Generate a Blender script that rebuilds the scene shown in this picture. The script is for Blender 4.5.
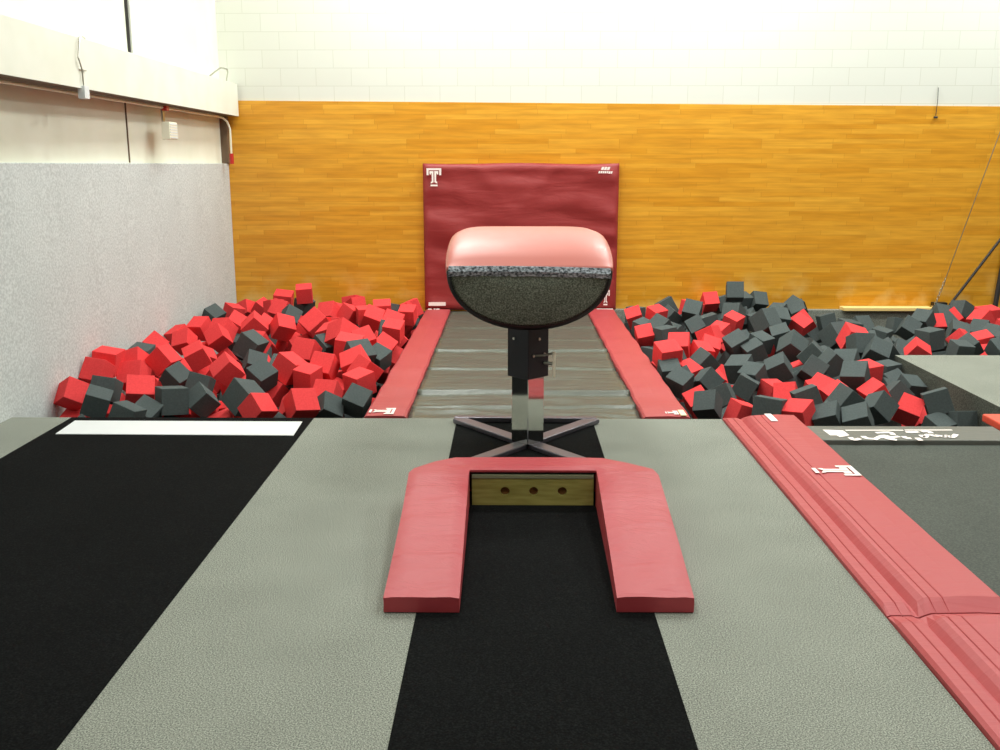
import bpy, bmesh, math, random
from mathutils import Vector, Quaternion, Matrix
from mathutils import noise as mnoise
C = bpy.context.scene.collection
for o in list(bpy.data.objects): bpy.data.objects.remove(o)
sc = bpy.context.scene
# ---------------------------------------------------------------- camera
cam = bpy.data.cameras.new('camera'); cam.lens = 35.0; cam.sensor_width = 36.0
camo = bpy.data.objects.new('camera', cam); C.objects.link(camo)
camo.location = (0, 0, 1.75)
camo.rotation_euler = (math.radians(90-12.2), 0, math.atan(10/972/math.cos(math.radians(12.2))))
sc.camera = camo
# ---------------------------------------------------------------- light
w = bpy.data.worlds.new('world'); sc.world = w; w.use_nodes = True
w.node_tree.nodes['Background'].inputs[0].default_value = (1, 1, 1, 1)
w.node_tree.nodes['Background'].inputs[1].default_value = 0.15
def lamp(name, loc, size, power, rot=(0,0,0), col=(.96,1,.95)):
    d = bpy.data.lights.new(name, 'AREA'); d.shape = 'RECTANGLE'; d.size, d.size_y = size
    d.energy = power; d.color = col
    o = bpy.data.objects.new(name, d); C.objects.link(o); o.location = loc; o.rotation_euler = rot
    return o
for ly, pw in ((1.0, 52), (4.5, 58), (8.0, 92), (10.8, 112)):
    for lx in (-1.0, 2.4, 6.4):
        lamp('ceiling_lamp', (lx, ly, 5.9), (1.2, 0.6), pw)
sc.view_settings.view_transform = 'Standard'
sc.view_settings.look = 'None'
sc.view_settings.exposure = 0.35
sc.view_settings.gamma = 1.0
sc.view_settings.use_curve_mapping = False

# ---------------------------------------------------------------- materials
def s2l(c):
    return tuple((v/255/12.92 if v/255 <= .04045 else ((v/255+.055)/1.055)**2.4) for v in c) + (1,)
def mat(name, rgb, rough=.6, metal=0, spec=.5, coat=0):
    m = bpy.data.materials.new(name); m.use_nodes = True
    b = m.node_tree.nodes['Principled BSDF']
    b.inputs['Base Color'].default_value = s2l(rgb); b.inputs['Roughness'].default_value = rough
    b.inputs['Metallic'].default_value = metal; b.inputs['Specular IOR Level'].default_value = spec
    b.inputs['Coat Weight'].default_value = coat
    return m
def N(m, t): return m.node_tree.nodes.new(t)
def coords(m, scale=(1,1,1), rot=(0,0,0)):
    tc = N(m,'ShaderNodeTexCoord'); mp = N(m,'ShaderNodeMapping')
    mp.inputs['Scale'].default_value = scale; mp.inputs['Rotation'].default_value = rot
    m.node_tree.links.new(tc.outputs['Object'], mp.inputs['Vector']); return mp
def speckle(m, cols, scale=180, detail=3, vec=(1,1,1), lo=.35, hi=.65, big=.12, bump=.0, bscale=None):
    L = m.node_tree.links; b = m.node_tree.nodes['Principled BSDF']
    mp = coords(m, vec)
    n = N(m,'ShaderNodeTexNoise'); n.inputs['Scale'].default_value = scale; n.inputs['Detail'].default_value = detail
    L.new(mp.outputs[0], n.inputs['Vector'])
    r = N(m,'ShaderNodeValToRGB'); e = r.color_ramp.elements
    e[0].position = lo; e[0].color = s2l(cols[0]); e[1].position = hi; e[1].color = s2l(cols[-1])
    for i, c in enumerate(cols[1:-1]):
        k = e.new(lo+(hi-lo)*(i+1)/(len(cols)-1)); k.color = s2l(c)
    L.new(n.outputs['Fac'], r.inputs['Fac'])
    n2 = N(m,'ShaderNodeTexNoise'); n2.inputs['Scale'].default_value = 2.2; n2.inputs['Detail'].default_value = 4
    L.new(mp.outputs[0], n2.inputs['Vector'])
    mr = N(m,'ShaderNodeMapRange'); mr.inputs['From Min'].default_value = .3; mr.inputs['From Max'].default_value = .7
    mr.inputs['To Min'].default_value = 1-big; mr.inputs['To Max'].default_value = 1+big
    L.new(n2.outputs['Fac'], mr.inputs['Value'])
    mx = N(m,'ShaderNodeMix'); mx.data_type = 'RGBA'; mx.blend_type = 'MULTIPLY'; mx.inputs['Factor'].default_value = 1
    L.new(r.outputs['Color'], mx.inputs['A']); L.new(mr.outputs['Result'], mx.inputs['B'])
    L.new(mx.outputs['Result'], b.inputs['Base Color'])
    if bump:
        bp = N(m,'ShaderNodeBump'); bp.inputs['Strength'].default_value = bump; bp.inputs['Distance'].default_value = .01
        nn = N(m,'ShaderNodeTexNoise'); nn.inputs['Scale'].default_value = bscale or scale; nn.inputs['Detail'].default_value = 3
        L.new(mp.outputs[0], nn.inputs['Vector']); L.new(nn.outputs['Fac'], bp.inputs['Height']); L.new(bp.outputs['Normal'], b.inputs['Normal'])
    return m
M = {}
M['carpet'] = speckle(mat('grey_carpet', (150,152,142), .95, spec=.1), [(94,98,91),(132,135,126),(168,171,160)], 190, 5, big=.06, lo=.36, hi=.64)
M['black_carpet'] = speckle(mat('black_carpet', (24,25,25), .97, spec=.06), [(9,9,10),(18,19,19),(32,34,33)], 140, 4, big=.1, lo=.35, hi=.75)
M['wall_carpet'] = speckle(mat('wall_carpet', (196,196,194), .95, spec=.1), [(184,189,188),(198,203,202),(212,217,216)], 60, 5, big=.04)
M['shaded_pit_side'] = speckle(mat('shaded_pit_side', (84,87,80), .95, spec=.1), [(66,69,62),(84,87,80),(104,106,98)], 90, 4)  # darker copy of the grey carpet, with the pits' shade put into its colour
M['pit_floor'] = mat('pit_floor', (40,42,42), .95)
M['white'] = mat('white_vinyl', (222,225,226), .5)
M['print'] = mat('white_print', (250,240,235), .5)
M['print_y'] = mat('yellow_label', (245,235,190), .5)
M['dark_print'] = mat('dark_print', (70,40,45), .6)
M['foam_red'] = speckle(mat('red_foam', (226,48,52), .9, spec=.15), [(224,66,68),(228,70,72),(232,74,76)], 60, 4, big=.03, bump=.05)
M['foam_grey'] = speckle(mat('charcoal_foam', (70,76,76), .9, spec=.15), [(76,84,84),(80,88,88),(84,92,92)], 60, 4, big=.05, bump=.05)
def vinyl(name, rgb, rough=.45, wr=.12, sc_=(3,14,3)):
    m = mat(name, rgb, rough, spec=.5); L = m.node_tree.links; b = m.node_tree.nodes['Principled BSDF']
    mp = coords(m, sc_); n = N(m,'ShaderNodeTexNoise'); n.inputs['Scale'].default_value = 1; n.inputs['Detail'].default_value = 5; n.inputs['Distortion'].default_value = .6
    L.new(mp.outputs[0], n.inputs['Vector'])
    bp = N(m,'ShaderNodeBump'); bp.inputs['Strength'].default_value = wr*2; bp.inputs['Distance'].default_value = .02
    L.new(n.outputs['Fac'], bp.inputs['Height']); L.new(bp.outputs['Normal'], b.inputs['Normal'])
    return m
M['red_pad'] = vinyl('red_vinyl', (174,66,70), .5)
M['red_collar'] = vinyl('red_collar_vinyl', (174,62,70), .5, .28, (4,10,4))
M['orange_pad'] = vinyl('orange_red_vinyl', (222,84,62), .5)
M['maroon'] = vinyl('maroon_vinyl', (150,46,46), .5, .4, (1.2,1,5))
M['mat_grey'] = vinyl('grey_mat_vinyl', (82,86,76), .36, .4, (2,9,2))
M['bed'] = speckle(mat('trampoline_bed', (66,72,66), .7, spec=.3), [(56,61,56),(66,71,65),(78,83,76)], 120, 3, big=.1)
M['end_pad'] = vinyl('end_pad_vinyl', (98,100,94), .5)
M['black_metal'] = mat('black_metal', (26,27,34), .45, .3)
M['base_metal'] = mat('dark_grey_metal', (118,115,124), .35, .8)
M['chrome'] = mat('chrome', (200,200,196), .06, 1)
M['steel'] = mat('steel', (190,188,178), .3, 1)
M['cream_paint'] = mat('cream_paint', (238,236,214), .5)
M['dark_frame'] = mat('dark_frame', (60,58,58), .5, .4)
M['cream_wall'] = speckle(mat('cream_wall', (236,234,214), .7), [(236,238,220),(242,244,228)], 3, 2, big=.02)
M['dark_wall'] = mat('dark_wall', (120,112,100), .8)
M['white_wall'] = mat('white_wall', (226,227,220), .6)
M['beam'] = speckle(mat('beam_paint', (240,240,228), .6), [(228,230,216),(234,236,224)], 3, 2, big=.015)
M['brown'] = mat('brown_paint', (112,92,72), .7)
M['table_tan'] = mat('tan_vinyl', (194,104,92), .42, coat=.35); M['table_tan'].node_tree.nodes['Principled BSDF'].inputs['Coat Roughness'].default_value = .4
M['table_dark'] = speckle(mat('speckled_fabric', (82,84,72), .9, spec=.2), [(62,66,58),(90,94,82),(120,124,112)], 120, 6, big=.1, bump=.15)
M['fringe'] = speckle(mat('frosted_edge', (150,158,166), .8, spec=.3), [(60,66,70),(150,158,166),(200,208,218)], 85, 6, vec=(.7,1,1), lo=.38, hi=.66, big=.25, bump=.2)
M['rim'] = mat('black_rim', (14,14,15), .4)
M['wood_block'] = speckle(mat('plywood', (170,162,84), .7), [(150,142,70),(176,168,92)], 6, 5, vec=(1,4,8), big=.08)
M['wood_shaded'] = mat('shaded_hole_wood', (120,80,40), .8)  # brown backing behind the holes, their shading put into its colour
M['wood_lip'] = mat('grey_lip', (140,142,112), .7)
M['board'] = mat('pale_board', (245,214,140), .6)
M['red_plastic'] = mat('red_plastic', (190,40,35), .4)
# painted block wall : faint courses
m = M['block_wall'] = mat('painted_block', (244,245,238), .6); L = m.node_tree.links; b = m.node_tree.nodes['Principled BSDF']
mp = coords(m, (1,1,1), (math.radians(90),0,0)); br = N(m,'ShaderNodeTexBrick')
br.inputs['Scale'].default_value = 1; br.inputs['Brick Width'].default_value = .42; br.inputs['Row Height'].default_value = .205
br.inputs['Mortar Size'].default_value = .006; br.inputs['Mortar Smooth'].default_value = .8
br.inputs['Color1'].default_value = s2l((222,224,216)); br.inputs['Color2'].default_value = s2l((220,222,213)); br.inputs['Mortar'].default_value = s2l((206,208,196))
L.new(mp.outputs[0], br.inputs['Vector']); L.new(br.outputs['Color'], b.inputs['Base Color'])
# strip wood panelling
m = M['wood_wall'] = mat('strip_wood', (222,150,30), .35, spec=.5); L = m.node_tree.links; b = m.node_tree.nodes['Principled BSDF']
mp = coords(m, (1,1,1)); sp_ = N(m,'ShaderNodeSeparateXYZ'); L.new(mp.outputs[0], sp_.inputs[0])
def mth(op, a, b_=None):
    n = N(m,'ShaderNodeMath'); n.operation = op
    for i, v in enumerate((a, b_)):
        if v is None: continue
        if isinstance(v, (int, float)): n.inputs[i].default_value = v
        else: L.new(v, n.inputs[i])
    return n.outputs[0]
rowv = mth('DIVIDE', sp_.outputs['Z'], .057); row = mth('FLOOR', rowv)
wn = N(m,'ShaderNodeTexWhiteNoise'); wn.noise_dimensions = '1D'; L.new(row, wn.inputs['W'])
uu = mth('DIVIDE', mth('ADD', sp_.outputs['X'], mth('MULTIPLY', wn.outputs['Value'], 7.0)), .85); pk = mth('FLOOR', uu)
cb = N(m,'ShaderNodeCombineXYZ'); L.new(pk, cb.inputs[0]); L.new(row, cb.inputs[1])
wn2 = N(m,'ShaderNodeTexWhiteNoise'); wn2.noise_dimensions = '2D'; L.new(cb.outputs[0], wn2.inputs['Vector'])
cr = N(m,'ShaderNodeValToRGB'); cr.color_ramp.elements[0].color = s2l((220,152,34)); cr.color_ramp.elements[1].color = s2l((234,172,54))
L.new(wn2.outputs['Value'], cr.inputs['Fac'])
seam = mth('LESS_THAN', mth('FRACT', rowv), .05); seam2 = mth('LESS_THAN', mth('FRACT', uu), .006); sm = mth('MULTIPLY', mth('MAXIMUM', seam, seam2), .35)
bx_ = N(m,'ShaderNodeMix'); bx_.data_type = 'RGBA'; L.new(sm, bx_.inputs['Factor']); L.new(cr.outputs['Color'], bx_.inputs['A']); bx_.inputs['B'].default_value = s2l((170,104,14))
ns = N(m,'ShaderNodeTexNoise'); ns.inputs['Scale'].default_value = 1; ns.inputs['Detail'].default_value = 6
mp2 = coords(m, (2.2,1,26)); L.new(mp2.outputs[0], ns.inputs['Vector'])
rp = N(m,'ShaderNodeValToRGB'); rp.color_ramp.elements[0].position = .32; rp.color_ramp.elements[0].color = s2l((208,196,180)); rp.color_ramp.elements[1].position = .62; rp.color_ramp.elements[1].color = (1,1,1,1)
L.new(ns.outputs['Fac'], rp.inputs['Fac'])
mx = N(m,'ShaderNodeMix'); mx.data_type='RGBA'; mx.blend_type='MULTIPLY'; mx.inputs['Factor'].default_value = .5
L.new(bx_.outputs['Result'], mx.inputs['A']); L.new(rp.outputs['Color'], mx.inputs['B'])
# worn pale scuffs low on the boards
n3 = N(m,'ShaderNodeTexNoise'); n3.inputs['Scale'].default_value = 3.2; n3.inputs['Detail'].default_value = 5
mp3 = coords(m, (1,1,1)); L.new(mp3.outputs[0], n3.inputs['Vector'])
sx = N(m,'ShaderNodeSeparateXYZ'); L.new(mp3.outputs[0], sx.inputs[0])
mr = N(m,'ShaderNodeMapRange'); mr.inputs['From Min'].default_value = .5; mr.inputs['From Max'].default_value = .1; L.new(sx.outputs['Z'], mr.inputs['Value'])
m2 = N(m,'ShaderNodeMapRange'); m2.inputs['From Min'].default_value = .5; m2.inputs['From Max'].default_value = .72; L.new(n3.outputs['Fac'], m2.inputs['Value'])
mu = N(m,'ShaderNodeMath'); mu.operation='MULTIPLY'; L.new(mr.outputs[0], mu.inputs[0]); L.new(m2.outputs[0], mu.inputs[1])
mx2 = N(m,'ShaderNodeMix'); mx2.data_type='RGBA'; L.new(mu.outputs[0], mx2.inputs['Factor']); L.new(mx.outputs['Result'], mx2.inputs['A']); mx2.inputs['B'].default_value = s2l((232,190,110))
L.new(mx2.outputs['Result'], b.inputs['Base Color'])

# ---------------------------------------------------------------- helpers
def obj(name, bm, m, parent=None, smooth=False, normals=True):
    if normals: bmesh.ops.recalc_face_normals(bm, faces=bm.faces)
    me = bpy.data.meshes.new(name); bm.to_mesh(me); bm.free()
    for x in (m if isinstance(m, list) else [m]): me.materials.append(x)
    o = bpy.data.objects.new(name, me); C.objects.link(o)
    if smooth:
        for p in me.polygons: p.use_smooth = True
    if parent: o.parent = parent
    return o
def tag(o, label, cat, group=None, kind=None):
    if label: o['label'] = label
    if cat: o['category'] = cat
    if group: o['group'] = group
    if kind: o['kind'] = kind
    return o
def thing(name, label, cat, loc=(0,0,0), group=None):
    o = bpy.data.objects.new(name, None); C.objects.link(o); o.location = loc; o.empty_display_size = .1
    return tag(o, label, cat, group)
def struct(name, bm, m, smooth=False):
    o = obj(name, bm, m, smooth=smooth); o['kind'] = 'structure'; return o
def box(bm, x0, x1, y0, y1, z0, z1, off=(0,0,0)):
    vs = [bm.verts.new((x-off[0], y-off[1], z-off[2])) for x, y, z in
          ((x0,y0,z0),(x1,y0,z0),(x1,y1,z0),(x0,y1,z0),(x0,y0,z1),(x1,y0,z1),(x1,y1,z1),(x0,y1,z1))]
    for f in ((0,3,2,1),(4,5,6,7),(0,1,5,4),(1,2,6,5),(2,3,7,6),(3,0,4,7)): bm.faces.new([vs[i] for i in f])
    return bm
def bevel(bm, w, seg=2):
    bmesh.ops.bevel(bm, geom=list(bm.edges), offset=w, segments=seg, profile=.5, affect='EDGES', clamp_overlap=True); return bm
def BX(x0, x1, y0, y1, z0, z1, off=(0,0,0), bv=0, seg=2):
    bm = bmesh.new(); box(bm, x0, x1, y0, y1, z0, z1, off)
    if bv: bevel(bm, bv, seg)
    return bm
def tube(bm, pts, r, n=10):
    pts = [Vector(p) for p in pts]; rings = []
    for i, p in enumerate(pts):
        d = (pts[min(i+1,len(pts)-1)]-pts[max(i-1,0)]).normalized()
        a = d.orthogonal().normalized() if i == 0 else (rings_a - d*rings_a.dot(d)).normalized()
        rings_a = a; c = d.cross(a)
        rings.append([bm.verts.new(p+(a*math.cos(2*math.pi*k/n)+c*math.sin(2*math.pi*k/n))*r) for k in range(n)])
    for i in range(len(rings)-1):
        for k in range(n): bm.faces.new((rings[i][k], rings[i][(k+1)%n], rings[i+1][(k+1)%n], rings[i+1][k]))
    bm.faces.new(rings[0]); bm.faces.new(rings[-1]); return bm
def prism(bm, poly, fn, t):
    """poly: 2D points, fn maps (u,v,h) to 3D; extruded from h=0 to h=t"""
    a = [bm.verts.new(fn(u,v,0)) for u,v in poly]; b_ = [bm.verts.new(fn(u,v,t)) for u,v in poly]
    bm.faces.new(a); bm.faces.new(list(reversed(b_))); n = len(poly)
    for i in range(n): bm.faces.new((a[i], a[(i+1)%n], b_[(i+1)%n], b_[i]))
    return bm
def loft(bm, rings, cap=True):
    V = [[bm.verts.new(p) for p in r] for r in rings]; n = len(rings[0])
    F = []
    for i in range(len(V)-1):
        for k in range(n): F.append((i, k, bm.faces.new((V[i][k], V[i][(k+1)%n], V[i+1][(k+1)%n], V[i+1][k]))))
    if cap: bm.faces.new(V[0]); bm.faces.new(V[-1])
    return V, F
def stroke(bm, pts, wd, z, t=.002):
    for a, b_ in zip(pts, pts[1:]):
        a = Vector(a); b_ = Vector(b_); d = (b_-a); 
        if d.length < 1e-5: continue
        d.normalize(); nn = Vector((-d.y, d.x))*wd/2; e = d*wd*.25
        prism(bm, [tuple(a-e+nn), tuple(b_+e+nn), tuple(b_+e-nn), tuple(a-e-nn)], lambda u,v,h: (u,v,z+h), t)
# the block letter T with split stem and bracket top, unit box 1 wide 1.2 high
T_POLYS = [[(0,.74),(0,1.2),(1,1.2),(1,.74),(.86,.74),(.86,1.07),(.14,1.07),(.14,.74)],
           [(.20,.80),(.20,1.01),(.47,1.01),(.47,.26),(.28,.17),(.28,.28),(.35,.33),(.35,.86),(.30,.86),(.30,.78)],
           [(.80,.80),(.80,1.01),(.53,1.01),(.53,.26),(.72,.17),(.72,.28),(.65,.33),(.65,.86),(.70,.86),(.70,.78)],
           [(.26,0),(.26,.11),(.74,.11),(.74,0)]]
def ribbon(bm, pts, wd, z, t=.002):
    P_ = [Vector(p) for p in pts]; rings = []
    for i, p in enumerate(P_):
        d = P_[min(i+1,len(P_)-1)]-P_[max(i-1,0)]; d.normalize(); n_ = Vector((-d.y,d.x))*wd/2
        rings.append([(p.x+n_.x,p.y+n_.y,z),(p.x+n_.x,p.y+n_.y,z+t),(p.x-n_.x,p.y-n_.y,z+t),(p.x-n_.x,p.y-n_.y,z)])
    loft(bm, rings)
def letter_T(bm, fn, t):
    for p in T_POLYS: prism(bm, p, fn, t)

# ---------------------------------------------------------------- setting
PF = -.62
bm = bmesh.new()
box(bm, -4.2, 1.49, -4, 6.64, -1.2, 0); box(bm, 1.49, 3.62, -4, 6.41, -1.2, -.09)
box(bm, 3.62, 9, -4, 9.02, -1.2, 0); box(bm, -1.03, 1.27, 6.64, 12, -1.2, -.07)
o = struct('floor', bm, [M['carpet'], M['shaded_pit_side']])
for p in o.data.polygons:
    if abs(p.normal.z) < .5: p.material_index = 1
struct('floor', BX(-4.2, 9, 6.3, 12, -1.25, PF), M['pit_floor'])
# kerb along the back of the pits
bm = BX(1.27, 9, 11.87, 12, PF, .005); struct('trim_1', bm, M['carpet'])
struct('trim_9', BX(-3.5, -1.03, 11.95, 12, PF, -.03), M['shaded_pit_side'])
struct('wall_back', BX(-4.2, 9, 12.0, 12.25, -1.2, 6.2), M['block_wall'])
bm = bmesh.new()                       # strip wood facing, top edge a touch lower at the right
for x0,x1,z0,z1 in ((-3.47,9,2.50,2.40),):
    vs = [bm.verts.new(p) for p in ((x0,11.985,-.03),(x1,11.985,-.03),(x1,11.985,z1),(x0,11.985,z0),(x0,12.0,-.03),(x1,12.0,-.03),(x1,12.0,z1),(x0,12.0,z0))]
    for f in ((0,1,2,3),(4,7,6,5),(0,4,5,1),(1,5,6,2),(2,6,7,3),(3,7,4,0)): bm.faces.new([vs[i] for i in f])
struct('trim_2', bm, M['wood_wall'])
def wx(y, x66, x12): return x66+(x12-x66)*(y-6.6)/5.4
def wall_slab(bm, x66, x12, y0, y1, z0, z1, t):
    prism(bm, [(wx(y0,x66,x12),y0),(wx(y1,x66,x12),y1),(wx(y1,x66,x12)-t,y1),(wx(y0,x66,x12)-t,y0)], lambda u,v,h:(u,v,z0+h), z1-z0)
    return bm
struct('wall_left', wall_slab(bmesh.new(), -3.57, -3.46, -4, 12, -1.2, 6.2, .25), M['cream_wall'])
o = struct('trim_3', bevel(wall_slab(bmesh.new(), -3.53, -3.40, 1.5, 11.98, -.6, 1.765, .045), .006), M['wall_carpet'])
struct('wall_right', BX(9, 9.25, -4, 12, -1.2, 6.2), M['dark_wall'])
struct('wall_front', BX(-4.2, 9, -4.25, -4, -1.2, 6.2), M['dark_wall'])
struct('ceiling', BX(-4.2, 9, -4, 12, 6.2, 6.4), M['white_wall'])
# boxed beam along the left wall with brown underside
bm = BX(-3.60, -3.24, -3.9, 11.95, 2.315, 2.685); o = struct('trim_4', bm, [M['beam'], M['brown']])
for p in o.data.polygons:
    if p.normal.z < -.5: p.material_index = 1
# upper wall panel, set proud beyond the joint, and the dark joint line
struct('trim_5', BX(-3.52, -3.475, 9.335, 11.99, 2.69, 6.2), M['white_wall'])
struct('trim_6', BX(-3.53, -3.49, 9.315, 9.33, 2.69, 6.2), M['dark_frame'])
struct('trim_7', BX(-3.53, -3.507, 9.14, 9.152, 1.77, 2.31), M['brown'])
struct('trim_8', BX(-3.47, -3.38, 11.9, 11.98, 1.77, 2.31), M['brown'])

# ---------------------------------------------------------------- carpet runners
tag(obj('carpet_runner', BX(-3.10,-1.385,-1,6.63,0,.004), M['black_carpet']), 'wide black carpet runner on the left ending at the pit edge', 'carpet runner')
tag(obj('carpet_runner', BX(-.372,.578,-1,6.63,0,.004), M['black_carpet']), 'narrower black carpet runner down the middle under the vault and red collar', 'carpet runner')
bm = bmesh.new(); prism(bm, [(-3.03,6.52),(-1.44,6.51),(-1.425,6.16),(-3.01,6.18)], lambda u,v,h:(u,v,.004+h), .006)
tag(obj('floor_strip', bevel(bm,.002,1), M['white']), 'long white strip lying across the far end of the left black runner', 'floor strip')

# ---------------------------------------------------------------- landing mat runway
lm = thing('landing_mat', 'long dark grey wrinkled landing mat running to the wall between red strips', 'mat', (.12, 6.66, -.07))
bm = bmesh.new(); nx, ny = 40, 260
ridges = [(10.67,.010,.03),(9.91,.010,.025),(9.29,.020,.03),(8.49,.014,.022),(8.06,.008,.02),(7.51,.024,.028),(7.07,.010,.02)]
G = []
for j in range(ny+1):
    y = 6.66+(11.86-6.66)*j/ny; row = []
    for i in range(nx+1):
        x = -.733+(.943+.733)*i/nx
        z = .045+.012*math.sin((y-6.6)*1.7)**2
        for ry, hh, ww in ridges:
            c = ry+.02*mnoise.noise(Vector((x*2,ry,0)))+(.03*(x-.12)*math.sin(ry*3))
            z += hh*math.exp(-((y-c)/ww)**2) - hh*.6*math.exp(-((y-c+.05)/.05)**2)
        z += .012*mnoise.noise(Vector((x*1.6, y*4.5, 3))) + .006*mnoise.noise(Vector((x*4, y*13, 8)))
        if y < 7.5: z += .02*mnoise.noise(Vector(((x+(y-7)*2)*3.5, (y-x*.5)*4, 1)))*(7.5-y)
        row.append(bm.verts.new((x-.12, y-6.66, z)))
    G.append(row)
for j in range(ny):
    for i in range(nx): bm.faces.new((G[j][i],G[j][i+1],G[j+1][i+1],G[j+1][i]))
edge = [e for e in bm.edges if e.is_boundary]
r = bmesh.ops.extrude_edge_only(bm, edges=edge)
for v in [g for g in r['geom'] if isinstance(g, bmesh.types.BMVert)]: v.co.z = 0.0
obj('mat_cover', bm, M['mat_grey'], lm, smooth=True)
def runway_strip(x0, x1, y0, label):
    t = thing('edge_pad', label, 'pad', ((x0+x1)/2, y0, -.07), 'red strips flanking the landing mat')
    bm = bmesh.new(); n = 60; rings = []
    for j in range(n+1):
        y = (11.87-y0)*j/n; w_ = .008*mnoise.noise(Vector((x0, y*3, 0))); hz = .082+.010*mnoise.noise(Vector((x0*3, y*2.2, 5)))+.004*math.sin(y*9)
        h_ = (x1-x0)/2
        rings.append([(-h_+w_,y,0),(h_-w_,y,0),(h_-w_,y,hz-.012),(h_-w_-.015,y,hz),(0,y,hz+.004),(-h_+w_+.015,y,hz),(-h_+w_,y,hz-.012)])
    loft(bm, rings); obj('cover', bm, M['red_pad'], t); return t
tl = runway_strip(-1.035, -.735, 6.66, 'long red edge strip left of the grey landing mat with a white T logo')
tr = runway_strip(.945, 1.275, 6.66, 'long red edge strip right of the grey landing mat with white and yellow marks')
bm = bmesh.new(); letter_T(bm, lambda u,v,h: (-.145+.02+ .16*v*.95, .02+.17*(1-u), .090+h), .002); obj('logo', bm, M['print'], tl, normals=True)
bm = bmesh.new()
for u0,u1,v in ((-.12,-.08,0),(-.05,-.03,0),(-.02,.02,0)): box(bm, u0, u1, 5.12, 5.17, .088, .094)
obj('print', bm, M['print'], tl)
bm = bmesh.new(); letter_T(bm, lambda u,v,h: (.0+.075*v, .13-.10*u, .090+h), .002); obj('logo', bm, M['print'], tr)
obj('label_patch', BX(.098,.138,.0,.15,.088,.094), M['print_y'], tr)
obj('print', BX(-.05,.15,5.16,5.19,.088,.094), M['print'], tr)

# ---------------------------------------------------------------- crash mat on wall
cm = thing('crash_mat', 'large maroon crash mat standing against the wooden wall with a white T', 'mat', (.125, 11.93, 0))
bm = bmesh.new(); nx, nz = 70, 54; G = []
def cy(x, z):
    v = .034*mnoise.noise(Vector((x*1.0, 0, z*3.2+x*.8))) + .022*mnoise.noise(Vector((x*2.0+z, 4, z*6)))
    for c0, sl in ((-.9,1.1),(-.55,1.6),(.45,-1.7),(.85,-1.0)):
        v += .010*math.exp(-((x-c0-sl*(1.76-z)*.5)/.09)**2)*max(0,1-(1.76-z)/1.0)
    e = min(1, min((1.18-abs(x))/.05, z/.05, (1.77-z)/.05)); e = max(e, 0)
    return -.06 - (v+.01)*e + .03*(1-math.sqrt(e))
for j in range(nz+1):
    z = 1.765*j/nz; row = []
    for i in range(nx+1):
        x = -1.175+2.35*i/nx
        zz = z + (.012*math.sin((x+.4)*4.2) if j == nz else 0)*.5
        row.append(bm.verts.new((x, cy(x, z), zz)))
    G.append(row)
for j in range(nz):
    for i in range(nx): bm.faces.new((G[j][i],G[j][i+1],G[j+1][i+1],G[j+1][i]))
r = bmesh.ops.extrude_edge_only(bm, edges=[e for e in bm.edges if e.is_boundary])
bv_ = [g for g in r['geom'] if isinstance(g, bmesh.types.BMVert)]
for v in bv_: v.co.y = .045
obj('mat_cover', bm, M['maroon'], cm, smooth=True)
def onmat(x0, z0, sx, sz): return lambda u,v,h: (x0-.125+u*sx, -.105-h, z0+v*sz)
bm = bmesh.new(); letter_T(bm, onmat(-1.0,1.50,.175,.175), .003); obj('logo', bm, M['print'], cm)
bm = bmesh.new(); letter_T(bm, onmat(1.115,.07,.10,.155), .003); obj('logo', bm, M['print'], cm)
obj('label_patch', BX(-1.0-.125,-.79-.125,-.108,-.104,.06,.105), M['print'], cm)
bm = bmesh.new()
for x0,x1,z in ((1.075,1.105,1.69),(1.11,1.14,1.69),(1.145,1.175,1.69)): prism(bm, [(x0,z),(x1,z),(x1+.012,z+.035),(x0+.012,z+.035)], lambda u,v,h:(u-.125,-.105-h,v), .003)
for k in range(7):
    x0 = 1.045+.024*k; z = 1.652-.004*(k>4); prism(bm, [(x0,z),(x0+.019,z),(x0+.026,z+.026),(x0+.007,z+.026)], lambda u,v,h:(u-.125,-.105-h,v), .003)
obj('print', bm, M['print'], cm)

# ---------------------------------------------------------------- right hand trampoline and pads
tp = thing('trampoline', 'long dark trampoline at the right with red side pads and a lettered end pad', 'trampoline', (2.6, 3.6, -.09))
O = (2.6, 3.6, -.09)
obj('bed', BX(1.97,3.35,-.6,6.05,-.035,-.012,O), M['bed'], tp)
ep = obj('end_pad', BX(1.96,3.27,6.055,6.40,-.09,.018,O,.006), M['end_pad'], tp)
PROF = [(1.492,-.089),(1.492,.018),(1.505,.030),(1.545,.031),(1.549,.026),(1.553,.031),(1.588,.030),(1.604,.012),(1.616,.010),(1.64,.034),(1.662,.050),(1.680,.053),(1.684,.048),(1.688,.053),(1.732,.056),(1.736,.051),(1.740,.056),(1.85,.060),(1.965,.056),(1.985,.040),(1.988,-.011)]
def side_pad(y0, y1, name='side_pad'):
    bm = bmesh.new(); n = max(4,int((y1-y0)/.08)); rings = []
    for j in range(n+1):
        y = y0+(y1-y0)*j/n; ee = min(1, min(j, n-j)*.8+.45)
        r = []
        for x, z in PROF:
            zz = z if z < .01 else z*(ee if j in (0,n) else 1) + (.004*mnoise.noise(Vector((x*5,y*2.5,2))) if z > .02 else 0)
            r.append((x+.004*mnoise.noise(Vector((0,y*1.3,x)))-O[0], y-O[1], zz-O[2]))
        # outer body: close below bed
        r.append((1.988-O[0], y-O[1], -.0-O[2]-.089)); rings.append(r)
    loft(bm, rings); return obj(name, bm, M['red_pad'], tp)
p1 = side_pad(3.565, 6.62); p2 = side_pad(-.6, 3.555)
p1['label'] = 'far red side pad with the white T'; p2['label'] = 'near red side pad'
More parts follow.
